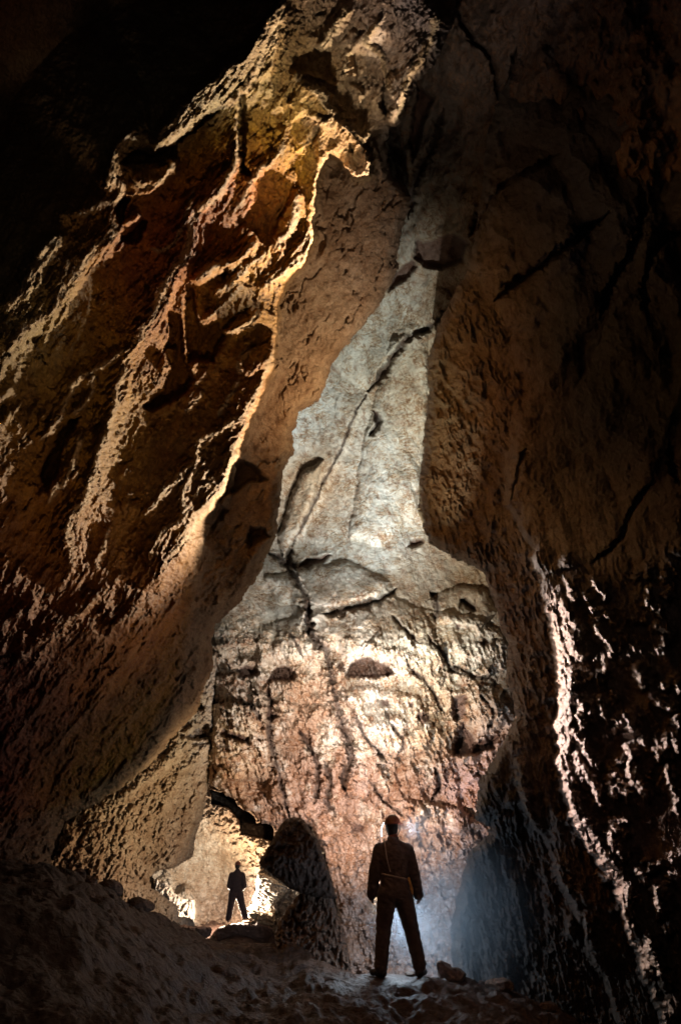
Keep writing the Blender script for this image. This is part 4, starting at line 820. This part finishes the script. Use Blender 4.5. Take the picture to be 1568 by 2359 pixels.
M_rock = rock_material('dark_brown_rock', crack=0.4, bump=0.6, spec=0.4)
b = boulder('boulder', [(594, 1992), (600, 1976), (628, 1930), (650, 1892), (662, 1882), (688, 1880), (700, 1886), (734, 1935), (752, 1985), (778, 2070), (735, 2072), (700, 2060), (668, 2048), (630, 2020)], 2.2,
            [(600, 1990, 11.4), (665, 1890, 11.9), (765, 2060, 11.0), (700, 2050, 11.2), (690, 1980, 11.1)], (.17, .11, .09), M_rock, thick=1.0, seed=61, rel=0.13)
tag(b, 'large dark triangular boulder with a pointed top right of the niche', 'boulder')
b = boulder('boulder', [(800, 2260), (700, 2240), (636, 2190), (630, 2150), (640, 2120), (658, 2094), (676, 2070), (702, 2046), (760, 2048), (782, 2110), (800, 2180), (815, 2260)], 2.2,
            [(640, 2150, 11.4), (700, 2050, 11.6), (800, 2180, 10.4), (700, 2240, 10.0), (810, 2260, 9.6)], (.42, .28, .22), M_rock, thick=1.0, seed=67, rel=0.25)
tag(b, 'dark sloping boulder under the triangular block between the two cavers', 'boulder')
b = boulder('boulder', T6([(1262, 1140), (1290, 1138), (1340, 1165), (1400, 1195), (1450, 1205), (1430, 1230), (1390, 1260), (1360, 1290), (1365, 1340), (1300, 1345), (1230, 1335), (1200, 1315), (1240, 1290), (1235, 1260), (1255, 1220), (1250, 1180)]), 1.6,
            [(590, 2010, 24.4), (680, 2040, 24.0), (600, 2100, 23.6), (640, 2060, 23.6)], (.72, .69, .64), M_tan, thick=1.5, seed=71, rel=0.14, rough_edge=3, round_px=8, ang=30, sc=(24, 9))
tag(b, 'bright white boulder to the right of the distant caver', 'boulder')
b = boulder('boulder', T6([(1200, 1320), (1260, 1335), (1350, 1330), (1350, 1395), (1330, 1410), (1240, 1400), (1180, 1390), (1205, 1350)]), 1.6,
            [(560, 2100, 23.3), (640, 2100, 23.1), (600, 2130, 23.0), (600, 2110, 23.0)], (.58, .46, .33), M_tan, thick=1.0, seed=73, rel=0.25, rough_edge=3, round_px=8, ang=10, sc=(24, 9))
tag(b, 'low tan boulder lying below the bright white boulder', 'boulder')
b = boulder('boulder', T6([(765, 1168), (800, 1175), (840, 1200), (855, 1235), (900, 1262), (958, 1268), (962, 1330), (952, 1400), (930, 1412), (870, 1402), (862, 1340), (830, 1290), (780, 1250), (745, 1225)]), 1.6,
            [(360, 2025, 24.6), (450, 2070, 25.0), (400, 2090, 24.0), (440, 2135, 24.0)], (.66, .60, .54), M_tan, thick=1.2, seed=77, rel=0.3, rough_edge=3, round_px=9)
tag(b, 'pale crusted boulder at the left foot of the niche', 'boulder')
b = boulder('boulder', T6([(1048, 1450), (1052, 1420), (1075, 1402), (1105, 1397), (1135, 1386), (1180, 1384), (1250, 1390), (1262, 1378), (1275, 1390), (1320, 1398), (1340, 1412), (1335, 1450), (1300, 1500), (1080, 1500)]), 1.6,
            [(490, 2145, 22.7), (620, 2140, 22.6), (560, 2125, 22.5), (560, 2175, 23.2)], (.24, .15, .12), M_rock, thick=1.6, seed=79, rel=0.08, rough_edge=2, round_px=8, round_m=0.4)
tag(b, 'flat dark boulder on which the distant caver stands', 'boulder')
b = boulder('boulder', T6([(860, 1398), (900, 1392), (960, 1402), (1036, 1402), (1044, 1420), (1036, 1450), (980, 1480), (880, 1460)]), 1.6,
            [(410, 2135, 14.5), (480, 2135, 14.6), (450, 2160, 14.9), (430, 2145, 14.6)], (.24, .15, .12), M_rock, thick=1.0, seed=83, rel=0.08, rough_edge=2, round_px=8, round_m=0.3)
tag(b, 'flat dark slab left of the boulder under the distant caver', 'boulder')

def loose_rock(u, v, d, size, label, seed, squash=(1, 1, 0.7), tint=(.24, .15, .11)):
    bm = bmesh.new(); bmesh.ops.create_icosphere(bm, subdivisions=4, radius=1.0)
    co = np.array([x.co[:] for x in bm.verts]); rng = np.random.RandomState(seed)
    pl = rng.normal(size=(16, 3)); pl /= np.linalg.norm(pl, axis=1)[:, None]; off = 0.62 + 0.3 * rng.rand(16)
    for n, o in zip(pl, off):        # chisel flat facets
        k = co @ n; m = k > o; co[m] -= (k[m] - o)[:, None] * n
    rr = 1 + 0.10 * fbm(co[:, 0] * 2.2 + seed, co[:, 1] * 2.2 + co[:, 2] * 1.7, 4, seed)
    co = co * rr[:, None] * np.array(squash) * size
    a = rng.rand() * 6.28; c, s_ = math.cos(a), math.sin(a); co = co @ np.array([[c, s_, 0], [-s_, c, 0], [0, 0, 1]])
    for x, p in zip(bm.verts, co): x.co = p
    me = bpy.data.meshes.new('loose_rock'); bm.to_mesh(me); bm.free(); me.materials.append(M_rock)
    at = me.color_attributes.new('rock_tint', 'FLOAT_COLOR', 'POINT'); at.data.foreach_set('color', np.tile(np.array(tint + (1,), np.float32), len(me.vertices)))
    o = bpy.data.objects.new('loose_rock', me); COL.objects.link(o); o.location = Pt(u, v, d)
    tag(o, label, 'rock', 'loose rocks lying along the crest of the rubble slope'); return o
loose_rock(182, 2018, 7.5, 0.075, 'small upright loose rock, first from the left on the slope crest', 1, (1, 1, 1.3))
loose_rock(200, 2035, 7.6, 0.12, 'dark loose rock beside the small upright one on the slope crest', 2, (1.0, 1, 1.0))
loose_rock(250, 2052, 8.0, 0.15, 'broad dark loose rock midway down the left slope crest', 3, (1.3, 1, 0.8))
loose_rock(320, 2088, 8.6, 0.16, 'dark loose rock in front of the pale crusted boulder', 4, (1.4, 1, 0.7))
loose_rock(1022, 2232, 8.5, 0.10, 'jagged loose rock just right of the near caver\'s boot', 5, (1.2, 1, 1.1), (.38, .24, .17))
loose_rock(1050, 2246, 8.45, 0.12, 'low loose rock right of the jagged one beside the near caver', 6, (1.4, 1, 0.7), (.36, .23, .17))
loose_rock(1150, 2268, 8.25, 0.13, 'broad loose rock farther right along the slope crest', 7, (1.6, 1, 0.6), (.34, .22, .16))
loose_rock(945, 2243, 8.5, 0.07, 'flat little loose rock between the near caver\'s boots', 8, (1.6, 1, 0.5), (.34, .22, .16))
loose_rock(660, 2190, 10.9, 0.14, 'loose rock below the dark sloping boulder', 9, (1.5, 1, 0.6), (.34, .22, .16))
loose_rock(1262, 2318, 8.0, 0.09, 'small loose rock at the right end of the slope crest', 10, (1.3, 1, 0.7), (.3, .2, .15))

# ================================================================== PEOPLE
def _ico(sub):
    bm = bmesh.new(); bmesh.ops.create_icosphere(bm, subdivisions=sub, radius=1.0); bm.verts.ensure_lookup_table()
    v = np.array([x.co[:] for x in bm.verts]); f = np.array([[q.index for q in x.verts] for x in bm.faces]); bm.free(); return v, f
ICO = _ico(3)

def fuse(name, prims, voxel, mat, parent, smooth=4, wrinkle=0.0, seed=0):
    vs, fs, k = [], [], 0
    for p0, r0, p1, r1, sq in prims:
        p0 = np.array(p0, float); p1 = np.array(p1, float); n = max(2, int(np.linalg.norm(p1 - p0) / (0.30 * min(r0, r1))) + 1)
        for t in np.linspace(0, 1, n + 1):
            vs.append(ICO[0] * (r0 + (r1 - r0) * t) * np.array(sq) + p0 + (p1 - p0) * t); fs.append(ICO[1] + k); k += len(ICO[0])
    tmp = np_mesh(name, np.vstack(vs), np.vstack(fs), mat)
    m = tmp.modifiers.new('r', 'REMESH'); m.mode = 'VOXEL'; m.voxel_size = voxel
    m = tmp.modifiers.new('s', 'SMOOTH'); m.iterations = smooth; m.factor = 0.5
    dg = bpy.context.evaluated_depsgraph_get(); dg.update()
    out = bpy.data.meshes.new_from_object(tmp.evaluated_get(dg)); bpy.data.objects.remove(tmp); out.name = name
    n = len(out.vertices); co = np.zeros(n * 3, np.float32); out.vertices.foreach_get('co', co); co = co.reshape(-1, 3)
    if wrinkle:
        nr = np.zeros(n * 3, np.float32); out.vertex_normals.foreach_get('vector', nr); nr = nr.reshape(-1, 3)
        co = co + nr * (wrinkle * fbm(co[:, 0] * 9 + co[:, 2] * 4 + seed, co[:, 2] * 14 - co[:, 1] * 6, 4, seed, 0.6, ridged=True))[:, None]
        out.vertices.foreach_set('co', co.astype(np.float32).ravel())
    out.polygons.foreach_set('use_smooth', np.ones(len(out.polygons), bool)); out.materials.clear(); out.materials.append(mat); out.update()
    o = bpy.data.objects.new(name, out); COL.objects.link(o); o.parent = parent; return o

def tube(name, pts, r, mat, parent, n=8, k=8):
    pts = [Vector(p) for p in smooth_line(pts, k)] if len(pts) > 2 else [Vector(p) for p in pts]
    bm = bmesh.new(); rings = []
    for i, p in enumerate(pts):
        t = (pts[min(i + 1, len(pts) - 1)] - pts[max(i - 1, 0)]).normalized(); q = t.to_track_quat('Z', 'Y')
        rings.append([bm.verts.new(p + q @ Vector((r * math.cos(a * 2 * math.pi / n), r * math.sin(a * 2 * math.pi / n), 0))) for a in range(n)])
    for a, b_ in zip(rings, rings[1:]):
        for i in range(n): bm.faces.new((a[i], a[(i + 1) % n], b_[(i + 1) % n], b_[i]))
    bm.faces.new(rings[0][::-1]); bm.faces.new(rings[-1])
    me = bpy.data.meshes.new(name); bm.to_mesh(me); bm.free(); me.materials.append(mat)
    me.polygons.foreach_set('use_smooth', np.ones(len(me.polygons), bool))
    o = bpy.data.objects.new(name, me); COL.objects.link(o); o.parent = parent; return o

def helmet_mesh(name, c, r, mat, parent, tilt=0.0, brim=0.03, front=(0.35, 0.94)):
    """shell with a thick rim and a short peak towards `front`"""
    bm = bmesh.new(); rows = 14; seg = 40; vs = []
    for i in range(rows + 1):
        ph = math.pi / 2 * i / rows; row = []
        for j in range(seg):
            th = 2 * math.pi * j / seg; k = 1.0
            x, y = math.cos(th), math.sin(th)
            if i >= rows - 1:
                k = 1.06 + brim / r[0] * max(0, x * front[0] + y * front[1]) ** 3 * 2.2
            rib = 1 + 0.02 * math.cos(6 * th) * math.sin(ph * 2)
            row.append(bm.verts.new((c[0] + r[0] * math.sin(ph) * x * k * rib, c[1] + r[1] * math.sin(ph) * y * k * rib, c[2] + r[2] * math.cos(ph) * (1 if i < rows else -0.06))))
        vs.append(row)
    for a, b_ in zip(vs, vs[1:]):
        for j in range(seg): bm.faces.new((a[j], b_[j], b_[(j + 1) % seg], a[(j + 1) % seg]))
    bm.faces.new(vs[0]); bmesh.ops.remove_doubles(bm, verts=bm.verts, dist=1e-4)
    bmesh.ops.solidify(bm, geom=list(bm.faces), thickness=0.006)
    me = bpy.data.meshes.new(name); bm.to_mesh(me); bm.free(); me.materials.append(mat); me.polygons.foreach_set('use_smooth', np.ones(len(me.polygons), bool))
    o = bpy.data.objects.new(name, me); COL.objects.link(o); o.parent = parent; return o

SKIN = plain('skin', (.42, .24, .17), 0.55, 0.15); HAIR = plain('dark_hair', (.03, .02, .015), 0.6, 0.4, 60, 0.6)
def sheen(m, w):
    bs = m.node_tree.nodes['Principled BSDF']; bs.inputs['Sheen Weight'].default_value = w; bs.inputs['Sheen Roughness'].default_value = 0.35; return m
SUIT = plain('dark_coverall_cloth', (.10, .065, .055), 0.85, 0.35, 18, 0.5, spec=0.3); SUIT2 = plain('dark_jacket_cloth', (.05, .03, .03), 0.85, 0.35, 18, 0.5, spec=0.3)
sheen(SUIT, 0.8); sheen(SUIT2, 0.4)
BOOT = plain('muddy_rubber', (.05, .035, .03), 0.5, 0.5, 25, 0.5); HELM = plain('red_brown_helmet_shell', (.22, .07, .045), 0.4, 0.4, 30, 0.15)
BELT = plain('worn_black_webbing', (.30, .24, .20), 0.5, 0.3, 50); COLLAR = plain('rust_red_cloth', (.30, .08, .04), 0.8, 0.3, 30); YEL = plain('dirty_yellow_webbing', (.70, .38, .10), 0.6, 0.35, 40)
PLAST = plain('black_plastic', (.03, .03, .03), 0.35, 0.2)
def glow(name, col, st):
    m = bpy.data.materials.new(name); m.use_nodes = True; bs = m.node_tree.nodes['Principled BSDF']
    bs.inputs['Base Color'].default_value = col + (1,); bs.inputs['Emission Color'].default_value = col + (1,); bs.inputs['Emission Strength'].default_value = st; return m

def hand(prims, w, dirv, side, inward):
    """palm, thumb and four fingers of unequal length, curled in; w = wrist, dirv = forearm direction, inward = palm side"""
    d = Vector(dirv).normalized(); n = Vector(inward).normalized(); n = (n - d * n.dot(d)).normalized(); s = d.cross(n) * side
    w = Vector(w); prims.append((w, 0.026, w + d * 0.035, 0.026, (1, 1, 1)))
    for k in range(4):
        off = s * ((k - 1.5) * 0.021); base = w + d * (0.088 - 0.004 * abs(k - 1)) + off
        prims.append((w + d * 0.03 + off * 0.8, 0.016, base, 0.0125, (1, 1, 1)))
        l = (0.036, 0.042, 0.040, 0.031)[k]; c = 0.55 + 0.13 * k
        p1 = base + (d * math.cos(c) + n * math.sin(c)) * l; p2 = p1 + (d * math.cos(c * 2) + n * math.sin(c * 2)) * l * 0.7; p3 = p2 + (d * math.cos(c * 2.8) + n * math.sin(c * 2.8)) * l * 0.5
        prims += [(base, 0.0098, p1, 0.009, (1, 1, 1)), (p1, 0.009, p2, 0.0083, (1, 1, 1)), (p2, 0.0083, p3, 0.0072, (1, 1, 1))]
    t0 = w + d * 0.025 - s * 0.028 + n * 0.008; t1 = t0 + (d * 0.7 - s * 0.45 + n * 0.5).normalized() * 0.038; t2 = t1 + (d * 0.85 - s * 0.05 + n * 0.5).normalized() * 0.028
    prims += [(w + d * 0.015, 0.018, t0, 0.014, (1, 1, 1)), (t0, 0.013, t1, 0.0108, (1, 1, 1)), (t1, 0.0105, t2, 0.009, (1, 1, 1))]

def person(name_label, loc, J, suit, turn=0.0, fat=0.0, helmet=True, inward=((0.5, 1, 0), (-0.5, 1, 0)), seed=1, scale=1.0):
    root = bpy.data.objects.new('person', None); COL.objects.link(root); root.location = loc; root.scale = (scale,) * 3
    tag(root, name_label, 'person')
    H_ = Vector(J['head']); N_ = Vector(J['neck']); fx, fy = math.sin(turn), math.cos(turn); f = Vector((fx, fy, 0)); sd = Vector((fy, -fx, 0))
    one = (1, 1, 1); pr = []
    # head: skull, jaw, nose, brow, ears, lips
    pr += [(H_ + f * -0.012 + Vector((0, 0, .02)), 0.088, H_ + f * 0.02 + Vector((0, 0, .02)), 0.083, (0.9, 1, 1.08)), (H_ + f * 0.035 + Vector((0, 0, -.05)), 0.056, H_ + f * 0.048 + Vector((0, 0, -.088)), 0.034, one),
           (H_ + f * 0.094 + Vector((0, 0, .005)), 0.010, H_ + f * 0.116 + Vector((0, 0, -.030)), 0.014, one), (H_ + f * 0.088 + sd * -0.04 + Vector((0, 0, .018)), 0.011, H_ + f * 0.088 + sd * 0.04 + Vector((0, 0, .018)), 0.011, one),
           (H_ + f * 0.086 + sd * -0.018 + Vector((0, 0, -.058)), 0.008, H_ + f * 0.086 + sd * 0.018 + Vector((0, 0, -.058)), 0.008, one)]
    for s in (-1, 1):
        pr += [(H_ + sd * s * 0.083 + Vector((0, 0, .018)), 0.012, H_ + sd * s * 0.080 + Vector((0, 0, -.022)), 0.009, (0.7, 1.3, 1.2)), (H_ + f * 0.086 + sd * s * 0.031 + Vector((0, 0, .0)), 0.010, H_ + f * 0.086 + sd * s * 0.033 + Vector((0, 0, 0)), 0.010, one)]
    pr += [(H_ + Vector((0, -.012, -.05)), 0.054, N_ + Vector((0, 0, -.05)), 0.062, one)]
    C = Vector(J['chest']); Wt = Vector(J['waist']); Pv = Vector(J['pelvis'])
    pr += [(N_ + Vector((0, 0, -.08)), 0.09, C, 0.12, (1.1, .8, 1)), (C, 0.12, Wt, 0.105, (1.1, .8, 1)), (Wt, 0.105, Pv, 0.115, (1.15, .85, 1))]
    for i, s in enumerate(('l', 'r')):
        sh, el, wr = (Vector(J[k + s]) for k in ('sh', 'el', 'wr')); hp, kn, an = (Vector(J[k + s]) for k in ('hp', 'kn', 'an'))
        pr += [(C.lerp(sh, 0.3) + Vector((0, 0, .06)), 0.07, sh, 0.05, one), (sh, 0.05, el, 0.038, one), (el, 0.038, wr, 0.026, one), (hp, 0.085, kn, 0.052, one), (kn, 0.052, an, 0.038, one), (an, 0.038, an + Vector((0, 0.04, -0.05)), 0.035, one)]
        hand(pr, wr, wr - el, -1 if i == 0 else 1, inward[i])
    body = fuse('body', pr, 0.0065, SKIN, root, 3)
    # clothes
    cl = [(N_ + Vector((0, 0.0, -.055)), 0.070, N_ + Vector((0, 0, -.015)), 0.064, (1.05, 1, 0.5)), (N_ + Vector((0, 0, -.12)), 0.10, C, 0.160, (1.2, .82, 1)), (C, 0.160, Wt, 0.142, (1.18, .82, 1)), (Wt, 0.142, Pv, 0.16, (1.15, .85, 1))]
    for s in ('l', 'r'):
        sh, el, wr = (Vector(J[k + s]) for k in ('sh', 'el', 'wr')); hp, kn, an = (Vector(J[k + s]) for k in ('hp', 'kn', 'an'))
        cl += [(N_ + Vector((0, 0, -.065)), 0.056, sh + Vector((0, 0, -.012)), 0.062, (1, 1, 0.9)), (C, 0.14, sh.lerp(C, 0.25) + Vector((0, 0, -.05)), 0.10, (1, .85, 1)),
               (sh, 0.066, el, 0.068, one), (el, 0.068, wr + (el - wr).normalized() * -0.02, 0.054, one), (Pv.lerp(hp, 0.7), 0.125, hp, 0.115, one), (hp, 0.115, kn, 0.084, one), (kn, 0.084, an + Vector((0, 0, .0)), 0.072, one)]
    cl = [(a, b_ + fat, c, e_ + fat, q) for a, b_, c, e_, q in cl]
    fuse('coverall', cl, 0.011, suit, root, 4, 0.013, seed)
    for s in ('l', 'r'):
        an, to = Vector(J['an' + s]), Vector(J['to' + s]); h = (to - an); h.z = 0; h.normalize()
        z0 = J.get('gz' + s, 0.0)
        fuse('boot', [(an + Vector((0, 0, .06)), 0.058, Vector((an.x, an.y, z0 + .06)), 0.055, one), (Vector((an.x, an.y, z0 + .045)) - h * 0.035, 0.045, Vector((an.x, an.y, z0 + .045)), 0.05, one),
                      (Vector((an.x, an.y, z0 + .05)), 0.052, Vector((to.x, to.y, z0 + .038)), 0.036, (1, 1, 1))], 0.009, BOOT, root, 3, 0.003, seed)
    fuse('hair', [(H_ + f * -0.02 + Vector((0, 0, .02)), 0.093, H_ + f * -0.022 + Vector((0, 0, -.028)), 0.080, (0.93, .98, 1)), (H_ + f * -0.03 + Vector((0, 0, -.03)), 0.076, H_ + f * -0.035 + Vector((0, 0, -.065)), 0.056, (0.9, 0.8, 1))], 0.007, HAIR, root, 2, 0.003, seed)
    if helmet:
        hm = helmet_mesh('helmet', (H_.x, H_.y, H_.z + 0.035), (0.108, 0.128, 0.125), HELM, root, front=(fx, fy), brim=0.05)
        tube('chin_strap', [H_ + sd * 0.098 + Vector((0, 0, .03)), H_ + sd * 0.085 + f * 0.02 + Vector((0, 0, -.05)), H_ + f * 0.06 + Vector((0, 0, -.115)), H_ - sd * 0.085 + f * 0.02 + Vector((0, 0, -.05)), H_ - sd * 0.098 + Vector((0, 0, .03))], 0.006, PLAST, root)
        hl = fuse('headlamp', [(H_ + f * 0.13 + Vector((0, 0, .08)), 0.026, H_ + f * 0.155 + Vector((0, 0, .08)), 0.024, one)], 0.007, PLAST, root, 1)
    return root

J1 = dict(head=(0.0, 0.02, 1.665), neck=(0.0, 0.0, 1.545), chest=(0.0, 0.0, 1.30), waist=(0.005, 0.0, 1.08), pelvis=(0.005, 0.0, .95),
          shl=(-.185, 0.0, 1.40), ell=(-.25, 0.02, 1.14), wrl=(-.285, 0.06, .90), shr=(.185, 0.0, 1.40), elr=(.25, 0.02, 1.15), wrr=(.30, 0.06, .90),
          hpl=(-.10, 0, .88), knl=(-.155, .03, .50), anl=(-.195, .0, .12), tol=(-.30, .12, .03), hpr=(.10, 0, .88), knr=(.19, .03, .52), anr=(.275, .02, .13), tor=(.345, .13, .03))
man = person('near caver in dark coverall and helmet, back turned, standing astride on the rubble crest', nearP, J1, SUIT, turn=0.45, seed=5, fat=0.010)
def ring(name, c, rx, ry, r, dz, mat, parent): return tube(name, [(c[0] + rx * math.cos(a), c[1] + ry * math.sin(a), c[2] - dz * math.cos(a)) for a in np.linspace(0, 2 * math.pi, 33)], r, mat, parent, k=1)
ring('belt', (0.005, 0, 1.085), .178, .130, .014, 0.035, BELT, man)
fuse('collar', [((0, -.005, 1.55), 0.066, (0, 0, 1.575), 0.060, (1, 1, 0.35))], 0.008, COLLAR, man, 2)
tube('strap', [(-.12, .02, 1.515), (-.115, -.10, 1.44), (-.10, -.135, 1.30), (-.06, -.13, 1.14)], 0.009, BELT, man)
gs = tube('glowing_tube', [(-.112, .03, 1.725), (-.135, .03, 1.69), (-.152, .03, 1.64), (-.152, .03, 1.585), (-.145, .03, 1.555)], 0.0085, glow('cool_white_emission', (.92, .96, 1.0), 3.0), man)  # white tube beside the head, its brightness put in as emission
pouch = fuse('tool_handle', [((.175, -.13, 1.065), 0.019, (.205, -.12, .96), 0.017, (1, .7, 1)), ((.205, -.12, .955), 0.021, (.215, -.115, .90), 0.013, (1, .7, 1))], 0.006, YEL, None, 1)
pouch.location = nearP; tag(pouch, 'dirty yellow tool handle hanging from the near caver\'s belt', 'tool handle')

J2 = dict(head=(0.0, 0.02, 1.665), neck=(0.0, 0.0, 1.545), chest=(0.0, 0.0, 1.30), waist=(0.0, 0.0, 1.08), pelvis=(0.0, 0.0, .95),
          shl=(-.185, 0.0, 1.39), ell=(-.24, 0.0, 1.08), wrl=(-.16, .14, .97), shr=(.185, 0.0, 1.39), elr=(.25, 0.0, 1.08), wrr=(.17, .14, .98),
          hpl=(-.10, 0, .87), knl=(-.155, .03, .50), anl=(-.20, .0, .12), tol=(-.22, .16, .03), hpr=(.10, 0, .87), knr=(.21, .03, .52), anr=(.335, .02, .19), tor=(.43, .13, .09), gzr=0.06)
man2 = person('distant caver silhouetted in the bright niche, hands held in front', Pt(540, 2124, 22.75), J2, SUIT2, turn=0.1, inward=((0.2, 1, 0), (-0.2, 1, 0)), seed=9, fat=0.024)
ring('belt', (0.0, 0, 1.06), .176, .130, .012, 0.0, BELT, man2)

# ================================================================== SMOKE
def smoke(name, label, c, r, dens, seed):
    bm = bmesh.new(); bmesh.ops.create_icosphere(bm, subdivisions=3, radius=1.0)
    for v_ in bm.verts: v_.co = Vector((v_.co.x * r[0], v_.co.y * r[1], v_.co.z * r[2]))
    me = bpy.data.meshes.new(name); bm.to_mesh(me); bm.free()
    m = bpy.data.materials.new('thin_smoke'); m.use_nodes = True; nt = m.node_tree; nt.nodes.clear(); N = nt.nodes; L = nt.links
    out = N.new('ShaderNodeOutputMaterial'); pv = N.new('ShaderNodeVolumePrincipled'); L.new(pv.outputs[0], out.inputs['Volume'])
    pv.inputs['Color'].default_value = (.75, .86, 1, 1); pv.inputs['Anisotropy'].default_value = 0.0
    tc = N.new('ShaderNodeTexCoord'); mp = N.new('ShaderNodeMapping'); mp.inputs['Scale'].default_value = (1 / r[0], 1 / r[1], 1 / r[2]); L.new(tc.outputs['Object'], mp.inputs[0])
    ln = N.new('ShaderNodeVectorMath'); ln.operation = 'LENGTH'; L.new(mp.outputs[0], ln.inputs[0])
    mr = N.new('ShaderNodeMapRange'); mr.interpolation_type = 'SMOOTHSTEP'; mr.inputs[1].default_value = 0.98; mr.inputs[2].default_value = 0.1; mr.inputs[3].default_value = 0; mr.inputs[4].default_value = 1; L.new(ln.outputs['Value'], mr.inputs[0])
    no = N.new('ShaderNodeTexNoise'); no.inputs['Scale'].default_value = 1.6; no.inputs['Detail'].default_value = 3; L.new(tc.outputs['Object'], no.inputs['Vector'])
    r2 = N.new('ShaderNodeMapRange'); r2.inputs[1].default_value = 0.35; r2.inputs[2].default_value = 0.7; r2.inputs[3].default_value = 0.25; r2.inputs[4].default_value = 1.4; L.new(no.outputs[0], r2.inputs[0])
    mu = N.new('ShaderNodeMath'); mu.operation = 'MULTIPLY'; L.new(mr.outputs[0], mu.inputs[0]); L.new(r2.outputs[0], mu.inputs[1])
    m2 = N.new('ShaderNodeMath'); m2.operation = 'MULTIPLY'; m2.inputs[1].default_value = dens; L.new(mu.outputs[0], m2.inputs[0]); L.new(m2.outputs[0], pv.inputs['Density'])
    me.materials.append(m); o = bpy.data.objects.new(name, me); COL.objects.link(o); o.location = c; tag(o, label, 'smoke', kind='stuff'); return o
smoke('smoke', 'small bright puff of mist beside the near caver\'s head', Pt(968, 1912, 8.95), (0.42, 0.3, 0.42), 0.9, 2)
smoke('smoke', 'thin bluish smoke drifting right of the near caver', Pt(1060, 2110, 9.1), (1.4, 0.85, 1.4), 0.75, 1)
